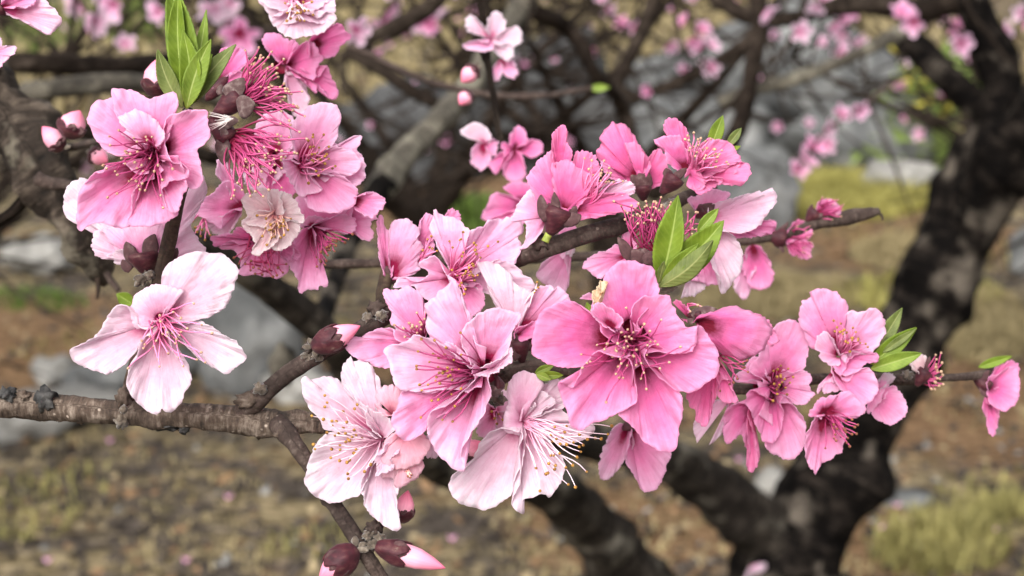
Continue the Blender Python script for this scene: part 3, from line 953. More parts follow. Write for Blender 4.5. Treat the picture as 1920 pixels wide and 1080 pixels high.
ptube('limb', [(695, 375, 1.14, 24.3), (715, 350, 1.15, 27.5), (765, 285, 1.2, 24.3), (830, 220, 1.25, 23.7), (880, 165, 1.3, 23), (925, 90, 1.35, 21.7), (970, 25, 1.4, 21.1), (1010, -40, 1.4, 19.2)], M_LIMBPALE, tree, nseg=24, step=.008, lump=.1, seed=36, freq=4, knobs=8)
ptube('limb', [(1690, 60, dT + .1, 23.4), (1740, 110, dT + .05, 25), (1790, 160, dT, 26.5), (1850, 210, dT, 26.5)], M_LIMB, tree, nseg=20, lump=.12, seed=37, freq=5, knobs=3)
lump('burl', P(530, 683, .80), [(.008, 0, 0), (0, .008, 0), (0, 0, .012)], M_LIMBPALE, tree, .5, 2, 3, 2)


def limb_thing(name, label, spec, mat, seed, nseg=16, **kw):
    e = tag(empty(name, P(*spec[0][:3])), label, 'branch', 'blurred background limbs')
    ptube('limb', spec, mat, e, nseg=nseg, seed=seed, **kw)
    return e


e = limb_thing('peach_limb', 'gnarled dark limb slanting down from the left edge', [(-420, -160, .5, 62), (-80, 120, .46, 60), (-20, 190, .455, 56), (30, 240, .45, 52), (70, 300, .445, 46), (110, 360, .445, 42), (150, 430, .445, 36), (180, 490, .45, 26), (195, 530, .455, 14)], M_LIMBNEAR, 41, 30, step=.0022, lump=.16, freq=7, knobs=22)
ptube('twig', [(-30, 430, .45, 12), (20, 400, .448, 11), (60, 355, .445, 12), (85, 320, .445, 14)], M_LIMBFAR, e, seed=42, nseg=12, lump=.12)
ptube('twig', [(70, 335, .43, 14), (100, 345, .43, 12), (135, 348, .43, 9)], M_TWIG, e, seed=43, nseg=12, lump=.1)
ptube('twig', [(100, 285, .5, 8), (150, 272, .45, 7), (200, 262, .42, 6)], M_TWIG, e, seed=44, nseg=10, lump=.08)
ptube('twig', [(185, 480, .45, 8), (205, 520, .45, 7), (222, 545, .45, 6)], M_TWIG, e, seed=45, nseg=10, lump=.1)
ptube('twig', [(178, 500, .45, 6), (184, 530, .45, 5), (182, 560, .45, 3)], M_GREENTWIG, e, seed=46, nseg=10, lump=.1)
limb_thing('peach_limb', 'pale grey level limb behind the upper left buds', [(-600, 190, 1.0, 26), (-60, 190, 1.0, 18), (60, 172, 1.0, 18.9), (160, 160, 1.02, 18.9), (250, 156, 1.04, 18), (330, 165, 1.1, 14.8), (420, 190, 1.15, 12.3)], M_LIMBPALE, 47, lump=.08)
limb_thing('peach_limb', 'dark level limb under the pale one at upper left', [(-600, 120, 1.1, 26), (-60, 120, 1.1, 19.7), (80, 118, 1.1, 19.7), (200, 125, 1.15, 21.3), (300, 118, 1.2, 19.7), (400, 100, 1.25, 18), (520, 60, 1.3, 14.8)], M_LIMBFAR, 48, lump=.12)
limb_thing('peach_limb', 'dark limb behind the lower left buds', [(-600, 250, 1.0, 26), (-40, 250, 1.0, 16.4), (100, 245, 1.0, 18), (200, 250, 1.02, 16.4), (300, 270, 1.05, 14.8), (420, 300, 1.1, 13.1)], M_LIMBFAR, 49, lump=.12)
limb_thing('peach_limb', 'dark curved limb entering from the top left of centre', [(840, -20, 1.5, 16.4), (790, 25, 1.5, 16.4), (740, 50, 1.5, 16.4), (690, 75, 1.5, 14.8), (640, 110, 1.5, 11.5)], M_LIMBFAR, 50)
limb_thing('peach_limb', 'hooked dark limb right of the blurred white blossom', [(960, 10, 1.45, 18), (1010, 25, 1.45, 18), (1060, 50, 1.5, 16.4), (1090, 85, 1.5, 16.4), (1110, 130, 1.5, 13.1), (1150, 175, 1.55, 11.5), (1170, 210, 1.6, 14.8), (1190, 290, 1.6, 18), (1230, 360, 1.65, 21.3)], M_LIMBFAR, 51)
limb_thing('peach_limb', 'dark limb dropping from the top edge to join the hooked limb', [(1240, -30, 1.6, 14.8), (1216, 30, 1.6, 14.8), (1190, 90, 1.6, 13.9), (1160, 150, 1.6, 13.1), (1160, 200, 1.6, 14.8)], M_LIMBFAR, 52)
limb_thing('thin_twig', 'thin twig curving level below the blurred white blossom', [(650, 85, .70, 4.9), (700, 105, .70, 5.7), (770, 140, .70, 6.6), (850, 165, .70, 6.6), (940, 180, .70, 6.6), (1030, 178, .70, 5.7), (1110, 165, .70, 4.9)], M_TWIG, 53)
limb_thing('peach_limb', 'dark limb running down left below the thin twig', [(660, 100, 1.4, 11.5), (720, 135, 1.4, 13.1), (780, 175, 1.4, 13.1), (830, 200, 1.4, 12.3)], M_LIMBFAR, 54)
limb_thing('peach_limb', 'pale slanting limb in front of the big grey boulder', [(1350, 190, 1.8, 11.5), (1420, 165, 1.8, 12.3), (1490, 148, 1.8, 12.3), (1560, 122, 1.8, 11.5), (1630, 90, 1.8, 13.1), (1690, 60, 1.85, 14.8)], M_LIMBPALE, 55)
limb_thing('peach_limb', 'dark upright limb left of the pale slanting one', [(1420, -30, 1.7, 18), (1425, 50, 1.7, 16.4), (1412, 120, 1.7, 16.4), (1400, 190, 1.7, 16.4), (1375, 260, 1.7, 18), (1330, 330, 1.7, 19.7)], M_LIMBFAR, 56)
limb_thing('peach_limb', 'black level limb along the top edge at right', [(1330, -10, 1.8, 13.1), (1400, 30, 1.8, 16.4), (1480, 35, 1.8, 14.8), (1560, 15, 1.8, 16.4), (1640, 8, 1.85, 19.7), (1720, 20, 1.9, 24.6), (1790, 0, 1.9, 24.6)], M_LIMBFAR, 57)
limb_thing('peach_limb', 'dark limb crossing behind the top centre right', [(1160, 190, 2.0, 9.8), (1230, 170, 2.0, 11.5), (1300, 140, 2.0, 13.1), (1370, 100, 2.0, 11.5), (1420, 60, 2.0, 11.5)], M_LIMBFAR, 58)

# ------------------------------------------------------------------ orchard trees farther back, with their blossoms
FBM = {}


def far_blossom_mesh(v):
    """one continuous five-lobed cup"""
    if v in FBM: return FBM[v]
    rng = random.Random(v)
    nt, ns = 40, 6
    th = np.linspace(0, 2 * math.pi, nt, endpoint=False)
    lobe = .30 + .70 * np.abs(np.cos(th * 2.5 + rng.uniform(0, 6))) ** .6
    s = np.linspace(.05, 1, ns)
    V = np.array([[math.cos(t) * q * l, math.sin(t) * q * l, .45 * q ** 1.5 + .12 * math.sin(t * 3 + v) * q] for q in s for t, l in zip(th, lobe)]) * .019
    uv = np.stack([np.repeat(s, nt), np.tile(th / 6.2832, ns)], -1)
    me = bpy.data.meshes.new('far_blossom')
    me.from_pydata(V.tolist(), [], grid_faces(ns, nt, True).tolist() + [list(range(nt))[::-1]])
    lay = me.uv_layers.new(name='UVMap')
    li = np.empty(len(me.loops), np.int32); me.loops.foreach_get('vertex_index', li)
    lay.data.foreach_set('uv', uv.astype(np.float32)[li].ravel())
    me.polygons.foreach_set('use_smooth', np.ones(len(me.polygons), bool))
    me.materials.append(petal_mat(['light', 'pale', 'pale', 'rose', 'light'][v % 5]))
    FBM[v] = me
    return me


NFB = [0]


def far_blossom(p, seed, label, group, size=1.0):
    rng = random.Random(seed)
    o = bpy.data.objects.new('far_blossom', far_blossom_mesh(seed % 15))
    o.location = Vector(p)
    o.rotation_euler = (R(90) + rng.uniform(-1, 1), rng.uniform(-1, 1), rng.uniform(-1, 1))
    s_ = size * rng.uniform(.75, 1.2)
    o.scale = (s_, s_, s_)
    link(o); tag(o, label, 'blossom', group)
    NFB[0] += 1


def proj(p):
    v = np.asarray(p) - CAM
    d = v.dot(FWD)
    return 960 + v.dot(RGT) / d / K, 540 - v.dot(UPV) / d / K, d


def orchard_tree(label, gx, gy, seed, h0, nl, reach, nblos, what):
    rng = random.Random(seed)
    z0 = gz(gx, gy)
    e = tag(empty('orchard_tree', (gx, gy, z0)), label, 'tree', 'orchard trees behind')
    top = np.array([gx + rng.uniform(-.05, .05), gy, z0 + h0])
    tube('trunk', [(gx, gy, z0 - .05, .075), (gx + .02, gy, z0 + h0 * .5, .055), (*top, .05)], M_LIMBFAR, e, nseg=14, step=.04, lump=.12, seed=seed, freq=4)
    spots = []
    for k in range(nl):
        a = 6.283 * k / nl + rng.uniform(-.4, .4)
        el = rng.uniform(.35, .8)
        dirv = np.array([math.cos(a), math.sin(a), el]); dirv /= np.linalg.norm(dirv)
        pts = [(*(top - np.array([0, 0, .05])), .036)]
        c = top.copy(); r_ = .032
        path = [c.copy()]
        for q in range(5):
            dirv = dirv + np.array([rng.uniform(-.3, .3), rng.uniform(-.3, .3), rng.uniform(-.12, .28)]); dirv /= np.linalg.norm(dirv)
            c = c + dirv * reach / 5; r_ *= .72
            pts.append((*c, r_)); path.append(c.copy())
        lb = tube('limb', pts, M_LIMBFAR, e, nseg=9, step=.05, lump=.1, seed=seed + k)
        for q in range(1, 6):
            for m_ in range(5):
                dv = np.array([rng.uniform(-1, 1), rng.uniform(-1, 1), rng.uniform(-.45, .6)]); dv /= np.linalg.norm(dv)
                L_ = rng.uniform(.25, .6)
                p0, p1 = path[q], path[q] + dv * L_ * .5 + np.array([0, 0, rng.uniform(-.05, .05)])
                p2 = path[q] + dv * L_
                tube('twig', [(*p0, .007), (*p1, .005), (*p2, .002)], M_LIMBFAR, lb, nseg=5, step=.07, lump=.05, seed=q)
                for u in (.4, .6, .8, .95):
                    pp = p0 + (p2 - p0) * u + np.array([rng.uniform(-.015, .015), rng.uniform(-.015, .015), rng.uniform(-.015, .015)])
                    x, y, d = proj(pp)
                    if -30 < x < 1950 and -20 < y < 330: spots.append(pp)
    rng.shuffle(spots)
    for k, pp in enumerate(spots[:nblos]):
        far_blossom(pp, seed * 100 + k, what[0], what[1], 1.0)
    return e


def gpos(x, dist): return (x - 960) * K * dist * 1.02, dist


for args in [
    ('orchard tree whose limbs reach in from the left edge', *gpos(-230, 3.5), 61, .42, 8, 1.5, 12, ('small blurred pink blossom on the orchard tree behind the upper left', 'blurred blossoms at upper left')),
    ('orchard tree hidden behind the centre cluster', *gpos(770, 4.2), 62, .55, 7, 1.4, 14, ('small blurred pink blossom on the orchard tree behind the leaf shoot', 'blurred blossoms left of top centre')),
    ('orchard tree hidden behind the largest blossom', *gpos(1130, 4.4), 63, .6, 4, 1.3, 26, ('small blurred pink blossom on the orchard tree behind the hooked limb', 'blurred blossoms at top centre right')),
    ('orchard tree whose limbs reach in from the right edge', *gpos(2150, 4.0), 65, .5, 7, 1.2, 14, ('small blurred pink blossom on the orchard tree beside the trunk', 'blurred blossoms by the trunk')),
    ('orchard tree far behind at top centre', *gpos(1010, 9.5), 66, .6, 6, 1.6, 30, ('small blurred pink blossom on the far orchard tree at top centre', 'blurred blossoms at top centre')),
    ('orchard tree far behind the big boulder', *gpos(1560, 11), 67, .7, 6, 1.6, 30, ('small blurred pink blossom on the far orchard tree behind the big boulder', 'blurred blossoms behind the big boulder')),
]:
    orchard_tree(*args)


def hanging_twig(where, x0, y0, x1, y1, d, seed, n):
    """a thin twig that drops into view from above the frame, with its blossoms"""
    rng = random.Random(seed)
    e = tag(empty('blossoming_twig', P(x0, y0, d)), 'thin blurred blossoming twig ' + where, 'branch', 'blurred background limbs')
    pts = [(x0 * 1.4 - x1 * .4, y0 - 350, d, 7), (x0, y0, d, 5), (x0 * .6 + x1 * .4 + rng.uniform(-15, 15), y0 * .6 + y1 * .4 + rng.uniform(-10, 20), d, 4), (x1, y1, d, 2.5)]
    ptube('stem', pts, M_LIMBFAR, e, nseg=7, seed=seed)
    for k in range(n):
        u = (k + .6) / n
        x = x0 + (x1 - x0) * u + rng.uniform(-16, 16)
        y = y0 + (y1 - y0) * u + rng.uniform(-14, 14)
        far_blossom(P(x, y, d + rng.uniform(-.03, .03)), seed * 50 + k, 'small blurred pink blossom on the twig ' + where, 'blurred blossoms ' + where, .85)


for k, a in enumerate([
    ('at the top edge over the upper left corner', 100, -60, 190, 60, 1.7, 3), ('between the leaf shoot and the corner blossom', 330, -50, 230, 90, 2.0, 3), ('at the top edge right of the leaf shoot', 470, -60, 420, 70, 1.9, 3),
    ('right of the drooping top blossom', 760, -60, 690, 120, 2.0, 7), ('left of the blurred white top blossom', 880, -40, 790, 60, 2.2, 5), ('between the hooked limb and the dropping limb', 1090, -40, 1180, 60, 2.4, 5),
    ('right of the dropping limb', 1270, -50, 1330, 130, 2.0, 8), ('over the pale slanting limb', 1530, -40, 1600, 90, 2.1, 8), ('above the drooping spray', 1640, -50, 1560, 110, 2.4, 7), ('left of the trunk top', 1760, -50, 1810, 110, 2.3, 6), ('in the upper right corner', 1960, -40, 1890, 90, 2.2, 5)]):
    hanging_twig(*a[:6], 300 + k, a[6])

# blossoms on the near tree's own limbs, one by one
for k, (x, y, d, s_, lab) in enumerate([
    (1435, 20, 1.6, .75, 'blurred pink blossom on the dark upright limb near the top edge'), (1500, 60, 1.6, .8, 'blurred hot pink blossom right of the dark upright limb'), (1530, 10, 1.7, .9, 'blurred pink blossom on the top edge limb at right'),
    (1690, 25, 1.7, 1.0, 'larger blurred hot pink blossom left of the trunk top'), (1715, 40, 1.7, 1.0, 'blurred hot pink blossom hanging from the top limb by the trunk'),
    (1800, 80, 1.8, .9, 'blurred white-pink blossom left of the trunk top'), (1885, 55, 1.6, .8, 'blurred white blossom in front of the trunk top'), (1335, 125, 1.8, .8, 'blurred pink blossom left of the dark upright limb'),
    (1215, 170, 1.7, .6, 'lone small blurred pink blossom hanging right of the hooked limb'), (1575, 215, 1.5, .7, 'blurred pink blossom third on the drooping spray'), (1610, 205, 1.5, .6, 'blurred pink blossom at the upper end of the drooping spray'),
    (1550, 240, 1.5, .8, 'blurred white-pink blossom in the middle of the drooping spray'), (1552, 272, 1.5, .6, 'blurred pink blossom just below the middle of the drooping spray'), (1525, 275, 1.5, .6, 'blurred pink blossom second from the lower end of the drooping spray'),
    (1508, 300, 1.5, .7, 'blurred pink blossom low on the drooping spray'), (1495, 320, 1.5, .6, 'blurred pink blossom at the lower end of the drooping spray'),
    (665, 55, .9, .5, 'blurred pink blossom between the top blossoms and the dark curved limb'), (1408, 1062, 1.8, .9, 'blurred pink blossom on the trunk foot at the bottom edge'), (1300, 75, 2.0, .9, 'blurred pale blossom above the crossing limb'),
    (215, 5, 1.4, 1.0, 'blurred pink blossom at the top edge left of the leaf shoot'), (300, 20, 1.4, .9, 'blurred pink blossom just left of the leaf shoot top'), (400, 10, 1.4, 1.0, 'blurred pale blossom right of the leaf shoot top'),
    (165, 60, 1.4, .6, 'small blurred white blossom at upper left'), (450, 60, 1.2, .9, 'blurred pink blossom between leaf shoot and white top blossom')]):
    far_blossom(P(x, y, d), 900 + k, lab, 'blurred blossoms on the near tree', s_)
e = tag(empty('drooping_spray', P(1640, 190, 1.5)), 'thin drooping spray carrying a row of blurred blossoms before the boulder', 'branch', 'blurred background limbs')
ptube('stem', [(1680, 150, 1.5, 4), (1610, 205, 1.5, 4), (1550, 245, 1.5, 4), (1515, 290, 1.5, 3), (1490, 330, 1.5, 2)], M_TWIG, e, nseg=7, seed=4)

# thin bare twigs that criss-cross the upper background
rng = random.Random(21)
for k in range(34):
    if 19 < k < 30 and k % 2: rng.random(); continue
    x0, d = 20 + k * 57 + rng.uniform(-25, 25), rng.uniform(1.3, 3.0)
    y0 = rng.uniform(-40, 60)
    x1, y1 = x0 + rng.uniform(-190, 190), y0 + rng.uniform(70, 250)
    part = 'upper left' if x0 < 640 else ('top centre' if x0 < 1280 else 'upper right')
    e = tag(empty('thin_twig', P(x0, y0, d)), 'thin bare blurred twig in the tangle at the ' + part, 'branch', 'thin twigs in the tangle at the ' + part)
    rr = rng.uniform(2.5, 6)
    xm, ym = (x0 + x1) / 2 + rng.uniform(-30, 30), (y0 + y1) / 2 + rng.uniform(-25, 25)
    ptube('stem', [(x0 - (x1 - x0) * .6, y0 - 360, d, rr * 1.6), (x0, y0, d, rr), (xm, ym, d, rr * .8), (x1, y1, d, rr * .4)], M_LIMBFAR, e, nseg=7, seed=k + 70, lump=.08)
    ptube('side_twig', [(xm, ym, d, rr * .6), (xm + rng.uniform(-60, 60), ym + rng.uniform(-50, 30), d, rr * .5), (xm + rng.uniform(-110, 110), ym + rng.uniform(-70, 70), d, rr * .3)], M_LIMBFAR, e, nseg=6, seed=k + 120, lump=.08)

# fallen petals on the soil
rng = random.Random(3)
for (x, y, where) in [(90, 1050, 'in the lower left corner'), (350, 1056, 'at the bottom edge left of the maroon bud'), (208, 846, 'just below the horizontal branch at left'), (1580, 992, 'right beside the trunk foot'), (1625, 975, 'beyond the trunk foot near the grass clump'),
                      (1650, 1005, 'in front of the lower right grass clump'), (848, 1030, 'right of the long pink bud'), (1680, 955, 'by the low pale stone at lower right'), (1385, 865, 'seen below the right-hand cluster'), (430, 950, 'on the straw left of the downward twig'), (1860, 1010, 'near the lower right corner')]:
    g = ground_at(x, y); z = gz(g[0], g[1]) + .02
    d_ = (g - CAM).dot(FWD)
    s_ = .010
    V = [(g[0] + math.cos(a) * s_ * q, g[1] + math.sin(a) * s_ * q * .8, z + .006 * q * math.cos(2 * a)) for q in (.05, .5, 1) for a in np.linspace(0, 6.283, 12, endpoint=False)]
    o = mesh_obj('fallen_petal', V, grid_faces(3, 12, True).tolist() + [list(range(12))[::-1]], petal_mat('rose'), None, np.array([[.9, .5]] * 36), origin=(g[0], g[1], z))
    tag(o, 'pink fallen petal on the soil ' + where, 'petal', 'fallen petals on the soil')


# ------------------------------------------------------------------ the flowering branch in front
br = tag(empty('flowering_branch', P(-30, 757, .312)), 'sharp grey-brown branch crossing from the left edge, carrying the front blossoms', 'branch')
ptube('main_stem', [(-420, 740, .315, 27), (-40, 757, .312, 23.9), (60, 760, .312, 24.8), (150, 767, .311, 23), (250, 775, .311, 23), (350, 778, .311, 23.9), (450, 787, .311, 25.8), (510, 796, .311, 26.7), (560, 793, .311, 21.2), (610, 793, .312, 18.4),
                    (680, 788, .314, 17.5), (800, 765, .317, 15.6), (900, 728, .319, 14.7)], M_BARK, br, nseg=24, step=.0010, lump=.09, seed=3, freq=5, knobs=16)
ptube('side_twig', [(880, 738, .319, 15), (960, 696, .318, 16), (1030, 690, .317, 14), (1120, 705, .322, 12), (1250, 718, .330, 11), (1390, 730, .342, 10), (1520, 712, .352, 10),
                    (1600, 707, .356, 9), (1690, 712, .358, 11), (1760, 709, .362, 7), (1830, 704, .369, 8), (1880, 692, .375, 6)], M_TWIG, br, nseg=18, step=.0012, lump=.07, seed=4, freq=4, knobs=8)
ptube('side_twig', [(440, 786, .311, 12), (462, 764, .3098, 20), (482, 748, .3088, 21), (504, 730, .3085, 17), (530, 708, .308, 16.5), (590, 668, .308, 16.5), (650, 635, .310, 17), (700, 605, .312, 18), (740, 582, .314, 16), (800, 548, .322, 16), (900, 508, .330, 15),
                    (970, 485, .325, 17), (1000, 472, .322, 19), (1040, 460, .320, 18), (1110, 437, .320, 17), (1165, 422, .322, 17), (1230, 398, .326, 14), (1290, 368, .332, 12), (1340, 350, .335, 9)], M_TWIG, br, nseg=20, step=.0011, lump=.04, seed=5, freq=4, knobs=3)
ptube('side_twig', [(520, 792, .309, 20), (538, 812, .307, 20), (552, 832, .305, 16), (580, 872, .305, 14), (620, 936, .305, 14), (660, 997, .305, 15), (690, 1045, .305, 14), (715, 1085, .305, 14), (740, 1125, .305, 14)], M_TWIG, br, nseg=20, step=.001, lump=.05, seed=8, freq=4, knobs=4)
ptube('side_twig', [(238, 770, .3115, 14), (248, 705, .313, 13), (272, 625, .314, 13), (296, 540, .313, 14), (310, 482, .313, 14), (322, 430, .312, 14), (336, 370, .3115, 12), (350, 320, .311, 12), (356, 260, .309, 11), (352, 205, .306, 10)], M_GREENTWIG, br, nseg=18, step=.0012, lump=.03, seed=9, freq=3)
ptube('side_twig', [(725, 590, .316, 14), (716, 560, .320, 13), (722, 530, .324, 13), (728, 505, .326, 12)], M_GREENTWIG, br, nseg=14, step=.001, lump=.06, seed=10)


def knot(x, y, d, rx, ry, rz, mat, seed, rough=.7, name='knot', freq=2.2):
    px = d * K
    return lump(name, P(x, y, d), [RGT * rx * px, UPV * ry * px, FWD * rz * px], mat, br, rough, freq, seed, 3)


knot(86, 750, .3095, 19, 19, 14, M_KNOT, 1, 1.0)
knot(12, 742, .310, 18, 14, 14, M_KNOT, 2, .9)
knot(45, 742, .310, 12, 10, 10, M_BARK, 22, .9)
knot(232, 750, .3095, 14, 22, 14, M_BARK, 3, .9)
knot(229, 785, .3095, 12, 16, 12, M_SCALE, 4, .8)
knot(232, 768, .308, 8, 8, 8, M_SCALE, 14, .5)
knot(318, 797, .311, 34, 9, 12, M_KNOT, 5, 1.1)
knot(345, 804, .311, 10, 10, 8, M_KNOT, 6, 1.1)
knot(455, 790, .3095, 9, 11, 8, M_BARK, 7, .6)
knot(488, 808, .310, 20, 12, 12, M_BARK, 11, .9)
knot(488, 728, .3065, 13, 11, 10, M_SCALE, 8, .7)
knot(468, 752, .3075, 25, 14, 13, M_BARK, 9, .7)
knot(538, 812, .3065, 22, 13, 12, M_BARK, 10, .6)
knot(552, 836, .3045, 12, 8, 8, M_BARK, 15, .6)
knot(110, 785, .311, 8, 5, 6, M_BARK, 12, .9)
knot(150, 790, .311, 6, 5, 6, M_BARK, 13, .9)
for k, (x, y, d, s_) in enumerate([(705, 578, .3105, 14), (716, 592, .309, 11), (690, 596, .310, 10), (582, 652, .307, 13), (596, 668, .3065, 10), (574, 668, .3065, 9), (702, 990, .304, 13), (690, 1005, .3035, 10), (712, 1010, .3035, 11), (697, 1024, .304, 9),
                                   (1248, 398, .322, 15), (1262, 382, .322, 11), (1015, 452, .319, 15), (1190, 415, .320, 13), (1702, 703, .353, 9), (1690, 712, .353, 9), (265, 525, .3115, 11), (280, 515, .3115, 9), (930, 700, .314, 15), (918, 735, .309, 14), (935, 748, .310, 12)]):
    knot(x, y, d, s_ * 1.0, s_ * .9, s_ * .8, M_SCALE if k % 3 else M_TWIG, 40 + k, .9, 'bud_scar')

rear = tag(empty('rear_twig', P(560, 490, .405)), 'thin blurred twig running level behind the centre cluster to a bare knobbly tip', 'branch')
ptube('stem', [(540, 488, .405, 9), (610, 495, .405, 9), (710, 493, .405, 9), (900, 490, .405, 9), (1060, 482, .402, 9), (1200, 475, .40, 9), (1330, 458, .40, 9), (1400, 450, .40, 9), (1470, 440, .40, 9), (1530, 420, .40, 10),
               (1575, 412, .40, 13), (1600, 405, .40, 14), (1630, 400, .40, 10), (1648, 396, .40, 7)], M_TWIG, rear, nseg=14, lump=.06, seed=12, knobs=8)
ptube('spur', [(1640, 397, .40, 4), (1652, 403, .40, 3), (1655, 412, .40, 2)], M_TWIG, rear, nseg=8, lump=.05, seed=13)
rt2 = tag(empty('upright_twig', P(940, 270, .47)), 'thin blurred upright twig at top centre between two blurred blossom groups', 'branch')
ptube('stem', [(945, 285, .445, 6), (936, 250, .45, 6), (925, 180, .46, 6), (915, 120, .47, 7), (910, 100, .475, 10), (905, 60, .48, 7), (900, -20, .48, 7), (880, -380, .5, 9)], M_LIMBFAR, rt2, nseg=10, lump=.1, seed=14)


# ------------------------------------------------------------------ the blossoms, one by one
def petals(e, win, base, d0, pal, lst, hole=0, wide=.42, **dk):
    """lst: list of outline or (outline, {options}); listed back to front"""
    for i, it in enumerate(lst):
        txt, kw = (it, {}) if isinstance(it, str) else it
        kw = dict(dk, **kw)
        kw.setdefault('z0', i * 2.0)
        w_ = kw.pop('win', win)
        bb = kw.pop('b', base)
        if not hole and bb is base: kw.setdefault('wide', .18)
        if hole and bb is base:      # the claws stand round the rim of the cup, hole photo px from its middle
            far = np.linalg.norm(w_.pts(txt) - w_.pt(bb), axis=1).max()
            kw.setdefault('s0', min(.4, hole / far))
            kw.setdefault('wide', wide)
        petal(e, w_, txt, bb, d0, kw.pop('pal', pal), **kw)


# -- big pink blossom, upper left
D = .300
e = blossom('ruffled pink blossom with deep magenta stamens below the tall green leaf shoot', Z1, (780, 790), D)
petals(e, Z1, (780, 790), D, 'rose', [
    ("700,730 640,765 600,792 555,778 520,750 478,690 450,640 443,600 455,550 485,515 545,490 580,510 640,580 720,690", dict(zt=.1, bow=.08)),
    ("690,700 630,640 580,560 568,510 562,455 600,447 650,452 720,480 760,498 830,475 880,463 897,490 900,545 875,600 855,700 800,720", dict(zt=.12, bow=.05, z0=4)),
    ("850,800 835,720 832,640 860,590 920,565 980,555 1042,565 1052,610 1062,690 1020,740 1000,770 1020,850 1020,930 985,955 940,925 905,820", dict(zt=.28, bow=-.12, cup=.2, z0=4)),
    ("700,880 640,835 600,820 545,835 515,885 480,868 450,900 400,970 385,1040 390,1120 400,1168 430,1155 480,1130 560,1145 640,1150 672,1120 690,1020 720,930", dict(zt=.30, bow=-.06)),
    ("735,900 690,955 668,1010 662,1080 655,1138 740,1143 830,1130 895,1080 870,1020 840,970 800,900", dict(zt=.34, z0=12)),
    ("870,820 930,838 952,865 940,900 880,915 845,935 822,965 830,1010 850,1060 890,1085 925,1010 945,925 925,850", dict(zt=.45, z0=16, cup=.25, ruf=.12)),
    ("720,725 660,705 615,682 645,660 610,630 600,592 650,570 685,552 740,575 800,620 838,690 800,745", dict(b=(770, 740), zt=.30, z0=22, bow=.12, ruf=.16, pal='light')),
], hole=34)
throat(e, Z1, (785, 795), D, 40, 24)
stamens(e, Z1, (800, 775), "560,690 565,745 610,660 545,850 545,990 592,970 600,880 700,850 690,910 720,830 735,870 760,800 640,830 650,780 700,720 740,700 820,905 870,850 800,830 780,860 810,985 525,822 700,935 770,700 825,1045", D, 'mag', 'tan', 26, zr=(58, 100), extra=14, seed=1)

# -- the blossom behind it, its calyx towards us
D = .3165
e = blossom('pale pink blossom seen from behind, maroon calyx beside the upright twig', Z3, (450, 300), D)
petals(e, Z3, (445, 290), D, 'light', [
    ("154,-115 77,-82 46,0 64,77 105,83 180,90 260,120", dict(zt=-.2, pal='white', cup=.1)),
    ("300,240 250,262 232,272 195,240 185,190 200,130 250,150 290,200", dict(zt=-.15, pal='pale')),
    ("440,270 380,292 330,270 290,210 240,140 300,115 420,105 520,95 535,200 490,260", dict(zt=-.1, bow=.1)),
    ("630,-72 720,-128 738,-51 707,26 668,103 700,180 735,225 680,290 590,280 540,260", dict(zt=-.12, pal='pale', cup=-.15)),
    ("300,230 285,250 300,295 332,295 350,270", dict(zt=-.1, pal='white')),
])
calyx(e, Z3, (458, 352), (432, 238), 150, D, [(395, 290, 350, 188, 72, 12), (465, 255, 490, 152, 82, 14), (560, 275, 598, 218, 46, 4), (375, 325, 332, 275, 56, 6)], 2, 10)
scales(e, Z3, (455, 372), 6, 30, D - .002, 24, 3)

# -- open white blossom, lower left
D = .300
e = blossom('single open white blossom with five spread petals above the horizontal branch', Z3, (520, 570), D)
petals(e, Z3, (520, 570), D, 'white', [
    ("565,500 542,440 525,380 530,330 570,290 640,245 720,232 770,240 800,237 850,270 890,310 893,350 865,430 835,490 770,540 700,565 640,575", dict(zt=.05, bow=.06, cup=.1)),
    ("440,610 405,590 385,530 345,495 310,490 270,530 225,610 160,670 90,705 80,730 100,765 150,800 210,815 265,827 330,790 380,740 415,680 450,640", dict(zt=.2, ruf=.05)),
    ("620,590 700,572 750,588 800,620 860,660 910,700 930,750 900,785 860,810 830,823 780,800 730,770 690,740 640,680 590,640", dict(zt=.26, cup=-.14, ruf=.08)),
    ("490,640 450,645 415,690 405,740 375,775 358,830 360,890 390,950 440,995 490,1018 510,1010 520,990 545,1010 575,1005 620,950 655,880 660,840 645,780 610,750 580,720 560,650", dict(zt=.3, bow=-.03, ruf=.05)),
    ("470,570 440,603 408,612 385,590 375,520 385,470 420,430 480,395 530,395 610,415 622,428 580,445 548,490 530,540", dict(zt=.42, bow=.22, cup=-.25, z0=6, pal='pale')),
], hole=15, wide=.12)
throat(e, Z3, (515, 560), D, 22, 16)
stamens(e, Z3, (505, 545), "440,675 430,660 490,690 520,630 550,620 545,640 560,600 600,640 590,670 640,605 670,480 760,620 710,585 710,715 690,752 725,770 620,785 605,740 555,720 505,750 505,785 355,785 580,620 515,550 575,530 610,555 480,600 470,640 530,600 500,660", D, 'pink', 'tan', 20, zr=(45, 85), extra=6, seed=2)

